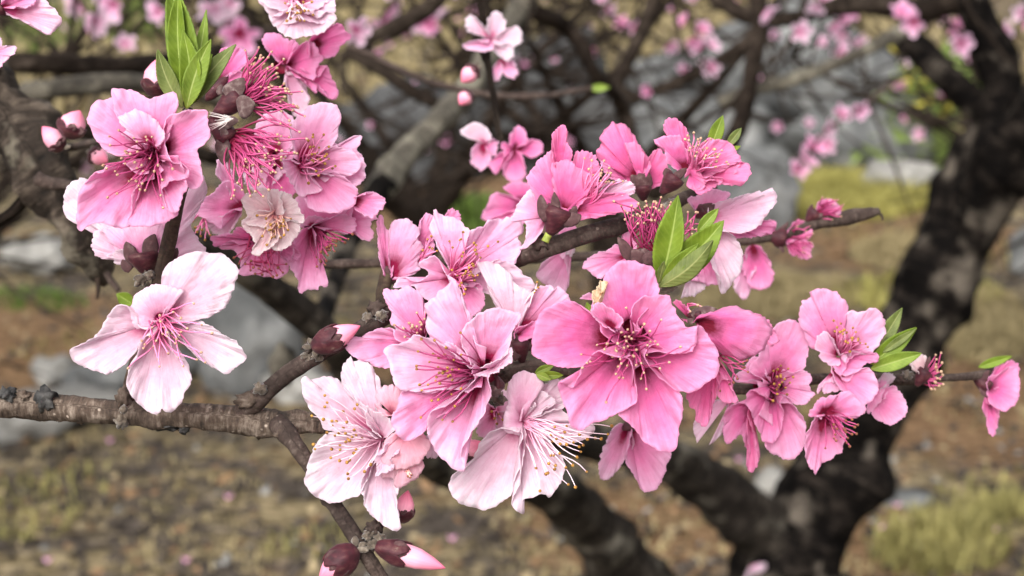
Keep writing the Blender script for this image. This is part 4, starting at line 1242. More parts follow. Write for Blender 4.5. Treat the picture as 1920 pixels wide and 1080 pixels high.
# -- pair of spent blossoms: stamens only
D = .304
e = blossom('spent blossom without petals, grey downy sepals and stamens fanning up right', Z2, (270, 510), D, name='spent_blossom', group='spent blossoms without petals')
calyx(e, Z2, (150, 610), (300, 480), 125, D, [(230, 490, 318, 395, 100, 18), (285, 545, 372, 520, 118, 24), (200, 480, 205, 428, 40, 10)], 0, 6, lmat=M_GREYSEPAL)
stamens(e, Z2, (310, 500), "330,260 410,255 460,270 520,310 490,400 540,460 605,465 580,565 617,600 560,520 470,340 430,350 520,450 550,495 500,560 540,610 470,440 440,300 545,640 575,520 500,480 455,400 480,370 420,300 380,300 510,420 535,540 465,500 500,620 350,330 400,330", D, 'mag', 'tan', 22, zb=4, zr=(18, 46), extra=40, bend=.18, seed=3, r=1.9)
e2 = blossom('spent blossom without petals, magenta stamens drooping down over the pale cluster', Z2, (230, 690), D, name='spent_blossom', group='spent blossoms without petals')
calyx(e2, Z2, (140, 600), (245, 710), 115, D, [(190, 640, 290, 610, 70, 20), (205, 700, 215, 835, 78, 16), (225, 690, 200, 650, 40, 22)], 0, 6, lmat=M_GREYSEPAL)
stamens(e2, Z2, (262, 690), "630,690 585,750 565,775 505,780 550,640 490,740 430,840 480,860 410,990 430,960 330,990 265,1000 380,965 300,960 350,970 500,690 590,690 440,760 510,940 262,985 450,800 470,830 410,900 390,930 360,940 320,950 540,700 470,700 420,780 440,880 495,865 405,845 340,830 370,890 300,930", D, 'mag', 'tan', 24, zb=2, zr=(20, 55), extra=40, bend=.22, seed=4, r=1.9)
rng = random.Random(8)
for k in range(16):
    a0 = Z2.pt((250 + rng.uniform(-14, 14), 600 + rng.uniform(-14, 14)))
    a1 = Z2.pt((rng.uniform(130, 215), rng.uniform(560, 660)))
    p0, p1 = P(a0[0], a0[1], D - .0055), P(a1[0], a1[1], D - .0045)
    tube('hair', [(*p0, .00006), (*((p0 + p1) / 2 + RGT * .0004), .00006), (*p1, .00005)], M_HAIR, e, nseg=4, step=.002, lump=0)

# -- pale-to-pink blossom right of the spent pair
D = .322
e = blossom('soft pink blossom with a tall pale upper petal right of the drooping stamens', Z2, (610, 820), D)
petals(e, Z2, (610, 830), D, 'rose', [
    ("800,730 850,700 912,685 905,720 890,760 920,800 930,900 870,940 800,880", dict(zt=.1, pal='light')),
    ("570,760 548,650 590,590 640,545 680,522 740,517 790,540 806,590 795,650 800,690 760,735 700,770 650,800", dict(zt=.05, bow=.06, pal='light')),
    ("650,810 700,770 740,735 800,745 860,760 900,800 905,850 870,880 820,895 760,885 700,880", dict(zt=.25, pal='light')),
    ("630,870 720,880 780,870 830,900 890,960 880,1030 820,1070 740,1080 660,1060 620,1010 622,950", dict(zt=.3, cup=-.1, pal='rose')),
    ("590,830 545,808 510,815 530,880 560,940 600,990 650,985 708,965 670,920 640,870", dict(zt=.42, z0=12, cup=.2, pal='light')),
    ("880,1000 900,990 970,975 1020,1000 1030,1035 1000,1070 975,1100 930,1090 880,1060", dict(b=(840, 1010), zt=.15, pal='rose')),
], hole=12)
throat(e, Z2, (600, 835), D, 18, 16)
stamens(e, Z2, (600, 840), "715,685 740,745 700,810 720,795 670,690 680,860 690,880 720,830 650,720 770,830 760,850 660,700 640,920 730,790 690,750 740,800 710,860 655,780", D, 'pink', 'gold', 20, zr=(40, 70), extra=10, seed=5)

D = .337
e = blossom('pink blossom almost hidden behind the drooping magenta stamens', Z2, (470, 800), D)
petals(e, Z2, (470, 790), D, 'rose', [
    ("400,770 370,660 420,580 500,560 570,600 580,700 540,780", dict(zt=0, pal='light')),
    ("540,780 590,720 620,800 600,900 550,880", dict(zt=.05, pal='light')),
    ("430,830 350,800 310,860 340,950 420,990 470,930", dict(zt=.05, pal='pale')),
    ("470,830 430,920 460,1000 540,1010 590,950 560,860", dict(zt=.1, pal='pink')),
], hole=8)
throat(e, Z2, (470, 790), D, 12, 10)

# -- cluster under it
D = .333
e = blossom('pink blossom half hidden left of the cream blossom, stamens peeking out below', Z4, (310, 150), D)
petals(e, Z4, (310, 130), D, 'rose', [
    ("290,190 250,250 210,290 160,260 130,210 200,180 260,160", dict(zt=.1, pal='pale')),
    ("300,150 260,145 210,180 200,240 150,220 100,180 60,160 90,110 150,60 200,10 240,0 300,30 330,100", dict(zt=.25)),
    ("270,20 250,-40 230,-90 200,-130 180,-100 178,-40 210,0 240,40", dict(zt=.1, pal='light')),
])
stamens(e, Z4, (120, 170), "60,195 75,230 50,215 95,270 120,290 105,240 85,250 140,270 70,265 130,250", D, 'pink', 'gold', 14, zr=(20, 34), seed=6)
D = .329
e = blossom('pink blossom facing down, dark stamens hanging over its lower petal', Z4, (400, 330), D)
petals(e, Z4, (410, 300), D, 'rose', [
    ("160,290 200,340 260,350 300,400 290,470 380,475 480,485 535,465 545,400 520,350 470,300 360,260", dict(zt=.18, bow=.1)),
    ("250,300 170,335 150,285 200,280 260,255 280,230 330,250", dict(zt=.3, z0=8, pal='pink')),
    ("520,330 500,370 540,400 590,395 610,370 580,330 560,300", dict(zt=.3, z0=8, pal='pink')),
])
stamens(e, Z4, (400, 335), "290,410 330,420 370,430 380,470 420,430 450,440 480,470 510,460 350,445 405,465 455,480 525,420 310,385 360,405 440,415 490,430 270,380 395,445", D, 'dark', 'brown', 46, zb=18, zr=(34, 46), seed=7, bend=.06)
D = .331
e = blossom('pink blossom with a magenta throat and curled stamens at lower right of the left cluster', Z4, (660, 225), D)
petals(e, Z4, (660, 225), D, 'pink', [
    ("600,230 560,150 600,60 700,40 850,80 880,180 800,250", dict(b=(680, 260), zt=-.1, z0=-14, pal='rose')),
    ("860,180 880,120 930,60 990,60 1030,90 1020,130 975,160 1000,190 960,205 972,280 920,300 900,270 850,250", dict(b=(800, 200), zt=.1, pal='rose')),
    ("700,200 760,180 820,170 880,190 885,240 860,262 800,258 750,240", dict(zt=.3, pal='rose')),
    ("600,260 570,300 560,390 545,420 590,500 602,558 640,545 690,550 700,530 740,535 735,500 715,490 700,450 690,380 680,290", dict(zt=.25, pal='rose')),
    ("610,215 640,180 700,175 720,195 680,215 640,240", dict(zt=.2, z0=10, pal='light')),
])
throat(e, Z4, (680, 245), D, 22, 18)
stamens(e, Z4, (680, 245), "780,300 800,290 840,290 750,320 770,350 740,370 700,400 720,420 690,380 735,395 860,270 760,300 710,340 820,310 745,345 695,425", D, 'mag', 'brown', 16, zr=(36, 60), extra=10, seed=8)
D = .319
e = blossom('small cream-white blossom with curled petals and orange-tan stamens', Z4, (475, 170), D)
petals(e, Z4, (475, 170), D, 'cream', [
    ("450,140 440,80 450,40 510,50 540,110 520,155", dict(zt=.25)),
    ("440,150 380,150 340,200 305,212 330,160 300,90 350,60 430,35 445,100", dict(zt=.3, ruf=.12)),
    ("520,160 505,90 510,55 545,60 580,100 622,190 600,215 555,200", dict(zt=.5, cup=.25)),
    ("500,240 550,200 602,215 580,280 540,330 500,355 450,340 450,290", dict(zt=.4, cup=.2)),
    ("450,250 390,230 310,215 320,240 350,270 370,320 355,360 375,378 430,350 480,310", dict(zt=.42, cup=.2, z0=6)),
])
stamens(e, Z4, (485, 165), "430,180 410,270 430,315 455,280 520,265 500,220 540,240 550,190 390,170 440,210 470,250 500,280 520,220 425,230 480,275", D, 'tan', 'gold', 16, zr=(30, 55), extra=10, seed=9)

# -- blossoms cut by the top edge
D = .35
e = blossom('white blossom with golden stamens cut off by the top edge of the photo', Z2, (580, 20), D)
petals(e, Z2, (580, 30), D, 'pale', [
    ("400,20 390,-20 420,-80 500,-90 560,-60 570,-20", dict(zt=.3)),
    ("600,-20 640,-90 740,-80 775,-30 760,20 680,40", dict(zt=.3)),
    ("520,60 460,40 400,0 400,-30 430,50 460,110 520,120 580,110", dict(zt=.35, pal='white')),
    ("650,70 700,40 770,0 778,60 760,100 700,120 620,100", dict(zt=.4)),
    ("500,80 455,90 480,140 540,185 600,192 700,170 770,120 782,80 745,62 690,90", dict(zt=.5, z0=4, pal='white')),
])
stamens(e, Z2, (580, 10), "530,20 540,60 560,40 580,30 600,60 620,20 640,50 670,70 600,100 560,90 625,100 590,80 655,10 540,100 575,65 545,0 610,40", D, 'white', 'gold', 22, zr=(30, 60), extra=6, seed=10)
D = .365
e = blossom('soft pink drooping blossom under the white blossom at the top edge', Z2, (530, 320), D)
petals(e, Z2, (530, 330), D, 'pink', [
    ("540,380 600,390 635,450 652,510 640,560 600,590 560,570 535,450", dict(zt=-.1, pal='pale')),
    ("640,370 700,390 740,330 765,400 795,470 780,502 745,490 700,430 680,470 640,430 610,400", dict(zt=.1, pal='pink')),
    ("480,300 415,225 420,180 480,165 530,195 590,215 560,260", dict(zt=.1)),
    ("650,290 650,210 720,150 800,115 830,150 857,190 810,230 800,262 760,290 700,300", dict(b=(620, 250), zt=.15)),
    ("540,310 570,260 620,215 670,215 700,270 720,290 690,340 670,400 620,385 560,350", dict(zt=.3, z0=6)),
])
throat(e, Z2, (510, 330), D, 16, 12)

# -- centre cluster
D = .326
e = blossom('upright cup-shaped light pink blossom at the left end of the centre cluster', Z6, (160, 500), D)
petals(e, Z6, (165, 500), D, 'light', [
    ("355,230 365,170 380,90 420,70 450,80 460,160 455,240 450,310 380,350", dict(b=(300, 380), zt=-.1, pal='rose')),
    ("520,80 560,40 600,50 620,100 600,140 540,130", dict(b=(500, 200), zt=-.1, pal='pink')),
    ("130,430 100,330 98,200 95,100 122,88 150,160 172,180 200,300 190,440", dict(zt=.05, bow=.06, pal='rose')),
    ("185,460 172,300 165,200 190,120 240,97 300,110 350,160 360,200 345,225 385,280 370,320 350,380 370,430 300,455 220,460", dict(zt=.16, bow=.1, cup=-.2)),
])
calyx(e, Z6, (130, 600), (160, 480), 66, D, [(150, 510, 150, 400, 56, 14), (180, 510, 230, 465, 40, 8)], 0, 6)
stamens(e, Z6, (330, 400), "430,220 400,235 440,300 465,310 380,310 420,290 445,320", D, 'pink', 'gold', 12, zr=(14, 26), seed=11)
D = .322
e = blossom('large light pink blossom with two tall scalloped upper petals in the centre', Z6, (580, 475), D)
petals(e, Z6, (585, 475), D, 'light', [
    ("545,430 505,330 470,270 440,200 420,150 450,85 455,45 480,70 540,85 600,100 650,150 690,200 660,300 620,420", dict(zt=.08, bow=.06, cup=.14)),
    ("630,420 640,280 680,185 740,150 770,155 790,110 850,100 880,105 910,85 940,95 990,110 1020,150 1020,180 990,230 1000,290 970,370 900,400 760,430 680,450", dict(zt=.12, z0=4, ruf=.1)),
    ("700,460 830,370 900,370 990,420 1080,500 1090,540 1030,580 900,600 800,580 680,520", dict(zt=.2, pal='pale')),
    ("530,460 465,340 380,365 360,400 400,420 408,460 360,490 310,495 250,470 200,510 188,535 260,530 330,540 400,620 460,600 520,540", dict(zt=.3, cup=.18, ruf=.1)),
    ("610,540 690,530 740,513 765,560 772,640 740,690 700,720 680,755 640,690", dict(zt=.35, z0=8, cup=.2, pal='rose')),
], hole=14)
throat(e, Z6, (570, 480), D, 18, 16)
stamens(e, Z6, (575, 475), "620,193 552,250 705,268 710,305 790,285 860,265 740,350 625,345 670,420 665,400 690,460 700,490 640,570 610,520 650,440 630,500 720,460 570,430 560,290 730,345 680,440 650,540 600,560", D, 'pink', 'gold', 18, zr=(50, 85), extra=12, seed=12)
D = .3165
e = blossom('tubular pink blossom lifting one big white petal, maroon calyx beside the centre', Z6, (975, 850), D)
petals(e, Z6, (970, 840), D, 'light', [
    ("870,720 800,560 750,430 718,378 760,366 820,380 900,420 940,460 970,510 1030,545 1072,580 1045,620 1015,690 1000,760", dict(zt=.12, bow=.1, cup=-.12, pal='white')),
    ("975,820 1000,720 1020,650 1060,590 1110,540 1180,520 1210,545 1240,530 1290,570 1308,620 1220,660 1120,760 1050,810 1010,860", dict(zt=.2, cup=-.15, z0=4)),
    ("960,860 975,800 1040,770 1090,745 1122,760 1115,830 1060,860 1010,880", dict(zt=.3, z0=9, pal='pink')),
])
calyx(e, Z6, (1010, 1010), (990, 870), 130, D, [(960, 900, 955, 810, 60, 12), (1030, 920, 1075, 850, 74, 6), (985, 990, 940, 900, 66, 14)], 0, 8)
stamens(e, Z6, (1000, 720), "1105,512 1110,545 1075,570 1095,560", D, 'white', 'gold', 8, zr=(26, 34), seed=13)
D = .309
e = blossom('pink blossom with red stamens tucked behind the left of the central blossom', Z6, (390, 870), D)
petals(e, Z6, (395, 880), D, 'rose', [
    ("260,850 180,760 188,700 150,640 125,580 150,545 210,550 270,530 330,545 370,580 400,630 392,700 400,860", dict(zt=.08, bow=.06)),
    ("330,880 215,870 180,800 100,792 20,830 -30,865 -60,860 -130,905 -100,925 -70,965 30,1010 80,1030 170,1045 270,1000", dict(zt=.25, z0=4, pal='rose', cup=.15)),
    ("300,860 230,830 200,785 230,770 260,800 300,830", dict(zt=.3, z0=8, pal='light')),
])
stamens(e, Z6, (400, 880), "340,708 205,785 320,790 350,790 275,850 300,770 390,700 370,780 345,830 310,800 380,740", D, 'mag', 'tan', 14, zr=(36, 60), extra=6, seed=14)
D = .298
e = blossom('large light pink blossom with long crimson stamens pointing left in the middle', Z0, (908, 694), D)
petals(e, Z0, (908, 694), D, 'light', [
    ("850,645 803,632 799,585 797,573 805,561 815,558 820,549 840,537 843,520 838,516 852,522 860,537 865,552 872,575 885,600 890,640", dict(zt=.12, bow=.06)),
    ("880,675 866,640 868,620 884,600 900,588 926,578 955,581 974,590 975,602 965,617 957,647 960,665 940,682", dict(zt=.28, z0=3, cup=.18)),
    ("880,690 850,662 805,635 778,628 760,640 722,652 726,666 733,690 736,712 748,728 790,735 850,730", dict(zt=.36, z0=4, pal='light')),
    ("880,705 830,730 790,738 757,733 745,760 734,790 742,812 765,824 790,814 806,790 845,768 885,730", dict(zt=.3, z0=3, pal='rose')),
    ("888,715 838,758 808,772 800,800 808,830 826,858 855,882 872,880 864,856 868,840 888,806 906,775 921,740 915,712", dict(zt=.35, z0=8, pal='light')),
    ("900,690 915,682 946,668 958,655 960,674 952,684 930,698 905,706 890,702", dict(b=(922, 690), zt=.5, z0=26, cup=.3, pal='pale')),
], hole=22)
throat(e, Z0, (908, 694), D, 27, 20)
stamens(e, Z7, (345, 235), "28,60 108,52 165,98 238,18 95,130 15,120 12,172 75,175 10,218 125,190 160,215 185,240 110,265 28,290 70,285 35,310 245,130 240,300 195,340 122,358 205,390 140,465 198,478 25,450 90,370 150,230 130,220 175,250 205,165 115,240 135,285 200,205", D, 'mag', 'gold', 20, zr=(62, 105), extra=8, seed=15, bend=.1)
calyx(e, Z7, (470, 290), (415, 290), 110, D, [(430, 300, 400, 345, 70, 4)], -14, -8, lmat=M_GREYSEPAL)

# -- white blossom, bottom left of the group
D = .304
e = blossom('wide open white blossom with scattered golden anthers hanging above the downward twig', Z5, (475, 600), D)
petals(e, Z5, (475, 600), D, 'white', [
    ("410,570 330,530 200,560 150,500 100,430 70,360 68,300 90,282 105,305 180,285 250,290 290,340 340,400 400,450 440,520", dict(zt=.14, bow=.03)),
    ("420,470 350,400 290,340 265,290 280,230 315,180 330,205 400,215 430,250 470,340 450,420 455,500", dict(zt=.06, bow=.08)),
    ("445,600 380,575 200,575 130,640 110,700 85,800 100,860 160,905 260,918 320,900 370,870 430,740", dict(zt=.2, z0=3, bow=-.04, ruf=.05)),
    ("455,660 395,770 365,850 385,890 375,910 400,970 460,1020 520,1060 560,1068 577,1040 552,950 552,830 500,760 480,680", dict(zt=.26, z0=6, cup=-.12)),
    ("470,590 420,550 395,500 400,440 440,460 500,490 540,550 510,585", dict(zt=.5, z0=14, cup=.25)),
], hole=8, wide=.15)
throat(e, Z5, (480, 612), D, 12, 12)
stamens(e, Z5, (478, 605), "200,375 205,420 195,440 130,478 188,505 235,503 255,513 305,520 335,462 285,468 228,548 205,572 245,578 263,580 290,543 138,632 142,642 228,655 270,635 300,570 340,560 380,598 350,590 270,655 345,675 350,650 265,702 225,702 302,712 320,708 420,722 395,762 307,772 307,795 360,430 310,600 330,590 300,615 320,610", D, 'white', 'gold', 16, zr=(45, 80), seed=16, bend=.08, r=.95, ra=2.9)
D = .3015
e = blossom('half-folded shell pink blossom between the white and the central blossom', Z5, (600, 590), D)
petals(e, Z5, (600, 560), D, 'shell', [
    ("440,390 460,350 520,322 580,370 588,430 570,452 520,482 470,480 438,420", dict(b=(530, 480), zt=.35, bow=.4, cup=-.3)),
    ("450,790 470,700 560,690 660,700 690,745 660,790 580,845 545,840 530,800 480,795", dict(zt=.2, bow=.1, cup=-.2, ruf=.12)),
    ("470,670 500,600 560,560 650,560 705,600 722,650 680,710 640,742 540,756 475,725", dict(zt=.35, bow=.25, cup=-.3, z0=10)),
    ("475,680 440,690 450,730 445,795 480,780 530,760 520,700", dict(zt=.3, z0=8, pal='pale')),
])
stamens(e, Z5, (600, 740), "610,785 625,780 618,792", D, 'tan', 'brown', 6, zr=(32, 40), seed=17)

D = .330
e = blossom('pale pink blossom glimpsed in the gap between the central and the drooping white blossom', Z7, (430, 430), D)
petals(e, Z7, (430, 430), D, 'light', [
    ("400,400 350,380 320,460 330,560 400,560 430,500", dict(zt=0, pal='light')),
    ("430,400 420,330 480,320 510,400 480,450", dict(zt=0, pal='pale')),
    ("430,470 440,560 520,560 520,470 480,440", dict(zt=.05, pal='pale')),
])
stamens(e, Z7, (430, 420), "440,440 420,460 455,470 430,490 410,430", D, 'pink', 'gold', 6, zr=(20, 30), seed=40)
e = blossom('pale petals of a hidden blossom right of the folded shell pink one', Z5, (700, 640), D)
petals(e, Z5, (740, 560), D, 'pale', [("700,600 690,680 740,700 800,640 810,560", dict(zt=0)), ("640,420 620,500 660,560 720,540", dict(zt=0))])

# -- white blossom, bottom centre
D = .305
e = blossom('drooping white blossom with long pale stamens reaching right past its petals', Z7, (560, 470), D)
petals(e, Z7, (565, 480), D, 'white', [
    ("620,440 640,330 680,290 760,250 800,290 790,400 740,430 680,430", dict(zt=.05)),
    ("640,460 760,420 830,470 950,510 900,580 800,610 720,580", dict(zt=.12)),
    ("540,540 470,520 420,530 360,570 300,690 230,750 185,780 175,850 230,910 300,940 375,948 440,920 510,880 530,800 570,700 580,580", dict(zt=.2, cup=.08, ruf=.05)),
    ("570,560 550,640 560,760 540,850 512,900 515,940 575,982 570,910 600,890 690,875 710,890 760,820 792,740 780,680 700,580", dict(zt=.28, z0=5)),
    ("548,557 470,530 465,460 490,400 480,330 500,260 560,220 610,222 670,265 682,290 640,320 595,350 565,420 550,480", dict(zt=.34, z0=6, bow=.16, cup=-.2, pal='pale')),
    ("640,400 610,340 660,320 700,330 740,370 720,400 690,410", dict(zt=.25, z0=8)),
])
throat(e, Z7, (575, 475), D, 16, 14, M_SEPAL)
stamens(e, Z7, (565, 478), "735,505 795,515 785,540 865,540 1035,493 1015,555 975,590 905,578 890,595 860,620 868,650 840,685 835,705 910,740 800,718 865,812 815,810 745,570 775,565 720,590 760,600 775,640 730,660 715,660 755,655 705,700 735,730 705,748 690,755 640,725 668,843 715,550 795,600 745,707 950,560 830,600", D, 'white', 'gold', 18, zr=(45, 80), seed=18, bend=.1, r=.95, ra=2.9)

# -- the big pink blossom right of centre
D = .294
e = blossom('largest deep pink blossom facing the viewer with dark crimson heart and coiled stamens', Z9, (550, 480), D)
petals(e, Z9, (550, 480), D, 'pink', [
    ("480,380 400,360 350,335 355,290 400,200 420,140 480,85 530,75 600,85 660,125 685,190 690,240 660,290 620,330 580,390", dict(zt=.12, bow=-.02, cup=.12)),
    ("470,500 400,440 390,390 330,340 250,285 130,310 70,390 45,500 60,560 150,605 250,625 330,590 400,545", dict(zt=.22, z0=2, ruf=.06)),
    ("600,430 545,375 560,310 610,260 680,250 740,250 760,300 800,370 870,440 885,500 840,545 770,550 670,500", dict(zt=.32, z0=6, cup=.1)),
    ("660,540 780,545 870,500 885,410 930,440 975,510 1000,580 995,640 940,690 870,740 800,740 740,710 690,620", dict(zt=.28, z0=3)),
    ("500,570 420,550 370,540 300,620 270,690 240,722 190,690 183,720 210,800 230,860 270,932 350,910 450,860 530,830 560,780 560,650", dict(zt=.34, z0=8, ruf=.12)),
    ("550,600 575,780 498,850 500,870 570,930 640,1010 720,1047 780,1010 795,900 815,820 800,760 720,690 620,580", dict(zt=.36, z0=4, pal='pink')),
    ("470,440 395,395 350,335 380,290 430,310 505,372 490,420", dict(b=(450, 420), zt=.5, z0=22, cup=.35, pal='rose')),
], hole=40)
pw = petal(e, Z9, "360,300 350,250 370,215 400,180 430,185 405,230 385,280", (400, 290), D, 'cream', z0=24, zt=.2, cup=.3, ruf=.2, name='withered_edge')
pw.data.materials[0] = M_WITHER
throat(e, Z9, (550, 480), D, 46, 26)
stamens(e, Z9, (550, 475), "520,325 560,440 605,400 605,420 640,440 690,370 435,495 425,530 375,495 305,610 335,610 520,545 500,575 490,655 520,665 400,780 630,720 590,670 690,620 740,575 790,500 625,550 600,590 570,530 580,600 545,465 640,480 475,660 300,540 625,500 560,560 530,430 480,500 460,560 540,610 610,640", D, 'mag', 'tan', 34, zr=(60, 105), extra=16, seed=19, bend=.26)
D = .300
e = blossom('deep pink hooded blossom in profile behind the right of the largest blossom', Z9, (880, 370), D)
petals(e, Z9, (870, 385), D, 'deep', [
    ("760,290 790,280 840,330 835,385 800,370", dict(b=(850, 380), zt=.1)),
    ("960,620 1000,640 1000,700 970,780 950,880 920,918 880,890 880,850 840,800 830,745 900,690", dict(b=(960, 560), zt=.1)),
    ("1000,680 1060,690 1062,740 1095,790 1020,797 985,760", dict(b=(1000, 600), zt=.1)),
    ("1150,340 1200,350 1260,400 1295,480 1270,505 1235,500 1200,440", dict(b=(1080, 380), zt=.0, bow=.1)),
    ("860,395 900,350 990,330 1070,303 1110,325 1200,350 1250,400 1262,440 1230,510 1190,545 1130,575 1060,572 990,530 930,440", dict(zt=.05, bow=.28, cup=-.22, pal='pink')),
])
calyx(e, Z9, (835, 360), (905, 350), 76, D, [(860, 365, 985, 325, 62, 14), (850, 370, 860, 400, 36, 14)], 4, 8, lmat=M_GREYSEPAL)
stamens(e, Z9, (985, 545), "1130,580 1140,630 1105,630 1110,600 1080,660 1075,675 1060,710 1040,700 1005,730 1120,610 1060,690 1090,590", D, 'mag', 'brown', 16, zb=-4, zr=(4, 26), seed=20, bend=.2)
stamens(e, Z9, (835, 300), "900,310 880,300 845,330", D, 'pink', 'tan', 6, zr=(10, 20), seed=21)

# -- upper right cluster
D = .316
e = blossom('hot pink blossom with a hooked top petal and large maroon calyx above the branch', Z8, (320, 640), D)
petals(e, Z8, (350, 590), D, 'deep', [
    ("220,600 150,430 150,390 200,310 280,250 310,330 300,480", dict(zt=-.12, pal='pink')),
    ("190,640 200,560 160,470 100,540 55,620 65,650 110,620 140,680 130,760 105,805 180,765 230,700", dict(b=(260, 620), zt=-.05, pal='light', cup=-.1)),
    ("300,330 280,230 290,150 345,105 374,130 370,165 350,175 370,210 400,250 390,300 340,330", dict(b=(330, 430), zt=.08)),
    ("400,320 420,255 480,250 530,280 552,340 548,395 480,400", dict(b=(420, 440), zt=-.05)),
    ("560,470 600,430 680,410 740,430 752,460 735,495 620,490", dict(b=(480, 530), zt=.0, pal='pale')),
    ("390,580 330,560 300,480 280,350 300,318 370,290 430,340 500,370 548,400 520,460 440,540", dict(zt=.2, bow=.06, cup=-.14, z0=6)),
    ("430,600 440,550 520,500 620,485 700,490 772,540 740,580 650,600 540,622 460,637", dict(zt=.16, z0=8, cup=-.1)),
])
calyx(e, Z8, (270, 720), (335, 570), 165, D, [(260, 640, 222, 495, 72, 14), (310, 640, 298, 480, 60, 20), (350, 640, 450, 610, 82, 18), (390, 610, 425, 560, 50, 8)], 2, 8)
capsule('pedicel', e, Z8, (245, 760), (280, 690), 46, D, M_GREENBASE, 2, 4, [1, .9, .9, 1, 1])
stamens(e, Z8, (470, 545), "470,295 500,310 510,350 590,320 545,390 585,370 615,400 610,380 680,425 560,360 620,420 490,360 600,350", D, 'pink', 'tan', 16, zb=2, zr=(16, 40), extra=5, seed=22)
D = .330
e = blossom('hot pink blossom seen from behind with round grey-brown sepals in the upper right cluster', Z8, (790, 470), D)
petals(e, Z8, (790, 440), D, 'deep', [
    ("830,460 835,390 830,290 890,238 930,300 950,380 920,430 870,455", dict(zt=-.05)),
    ("700,430 640,340 560,310 535,250 560,200 550,170 600,110 620,82 650,95 690,90 740,150 767,210 800,250 835,310 848,360 830,400", dict(zt=-.05, bow=.15, cup=-.1)),
    ("660,420 600,390 545,300 600,330 660,360 720,400", dict(zt=.0, pal='pink')),
    ("770,212 720,200 690,215 740,300 800,350 840,340 835,300", dict(zt=.05, z0=10, bow=.1)),
])
calyx(e, Z8, (800, 530), (795, 440), 100, D, [(790, 470, 730, 385, 80, 12), (795, 460, 830, 370, 90, 14), (800, 450, 770, 375, 90, 16)], 4, 10)
D = .320
e = blossom('hot pink blossom tilted right with pink stamens in the upper right cluster', Z8, (1050, 370), D)
petals(e, Z8, (1060, 380), D, 'deep', [
    ("990,240 920,130 913,90 950,60 1000,80 1052,150 1050,230", dict(zt=-.1)),
    ("1090,300 1120,220 1150,185 1200,178 1280,200 1330,260 1352,320 1300,390 1220,410 1140,390", dict(zt=.05, z0=1)),
    ("1180,390 1300,330 1370,310 1407,360 1390,410 1340,447 1260,437 1190,415", dict(zt=.15, z0=4, ruf=.12)),
    ("1030,380 940,320 910,240 858,188 930,168 1000,163 1030,220 1072,300 1060,350", dict(zt=.2, z0=6, cup=-.12, pal='pink')),
    ("1090,470 1140,440 1180,400 1245,405 1242,430 1190,460 1120,497", dict(zt=.25, z0=8)),
    ("1030,400 1050,350 1080,308 1112,350 1142,440 1105,475 1050,450", dict(zt=.3, z0=14, cup=-.15)),
])
calyx(e, Z8, (900, 490), (985, 390), 120, D, [(960, 420, 1045, 345, 50, 12), (950, 400, 925, 345, 60, 8)], 0, 6)
stamens(e, Z8, (1085, 375), "1090,155 1060,170 1160,200 1180,190 1185,240 1200,250 1240,255 1260,310 1270,320 1210,290 1110,220 1060,220 1150,240 1140,300 1170,330 1200,345 1130,190 1040,190 1220,270 1100,190 1165,280 1050,200", D, 'pink', 'tan', 22, zr=(34, 64), extra=14, seed=23)
D = .330
e = blossom('large white-tipped blossom with a long petal sweeping right behind the green leaves', Z8, (1140, 610), D)
petals(e, Z8, (1130, 640), D, 'pale', [
    ("1250,690 1340,705 1440,650 1520,637 1548,680 1500,718 1400,735 1300,740", dict(zt=-.15, pal='pink')),
    ("1090,580 1050,520 1120,490 1180,460 1285,490 1245,530 1160,580", dict(zt=-.05, pal='rose')),
    ("1010,1000 1080,985 1155,1010 1090,1060 1010,1078", dict(b=(1080, 850), zt=-.1, pal='white')),
    ("1100,955 1170,850 1235,960 1210,1003 1100,987 1040,980", dict(b=(1120, 780), zt=-.05, pal='rose')),
    ("1160,650 1170,560 1260,525 1340,505 1430,480 1480,495 1525,452 1548,490 1537,550 1490,620 1420,690 1330,712 1240,705", dict(zt=.1, cup=.1)),
    ("1170,720 1250,700 1320,740 1357,830 1342,930 1290,1010 1245,1052 1230,980 1180,880 1140,780", dict(zt=.15, z0=5, pal='white')),
])
calyx(e, Z8, (1090, 620), (1150, 580), 90, D, [(1110, 610, 1200, 548, 80, 10)], 6, 10)
D = .310
e = blossom('spent blossom without petals, tuft of crimson stamens behind the bright green leaves', Z8, (850, 850), D, name='spent_blossom', group='spent blossoms without petals')
calyx(e, Z8, (880, 930), (840, 810), 200, D, [(740, 870, 655, 735, 70, 22), (790, 880, 735, 805, 90, 30), (830, 890, 868, 820, 100, 32), (800, 880, 800, 795, 100, 26)], 0, 8)
stamens(e, Z8, (850, 790), "635,545 690,555 740,565 910,520 880,570 830,560 780,670 860,610 900,560 970,540 720,600 800,545 760,580 850,540 920,600 700,640 815,570 885,540 740,620 765,560 840,575 955,560 925,540 690,600 870,560", D, 'mag', 'tan', 46, zb=8, zr=(14, 44), extra=34, bend=.22, seed=24)
stamens(e, Z8, (980, 760), "1060,650 1100,600 1120,660 1090,690 1070,720 1130,650 1050,600 1080,590 1065,685 1110,630", D, 'mag', 'tan', 22, zb=-4, zr=(-2, 12), bend=.3, seed=25)
D = .338
e = blossom('pale pink blossom mostly hidden below the dark branch right of centre', Z8, (420, 780), D)
petals(e, Z8, (400, 760), D, 'light', [
    ("110,900 180,850 280,810 340,845 372,930 360,1045 280,1020 200,960", dict(zt=.1, pal='light')),
    ("340,800 390,785 412,800 395,840 360,830", dict(zt=.1, pal='white')),
    ("300,740 330,700 400,670 440,700 430,730 380,760", dict(zt=.0, pal='rose')),
])
D = .322
e = blossom('pink blossom with one ruffled petal showing left of the largest spent tuft', Z8, (680, 830), D)
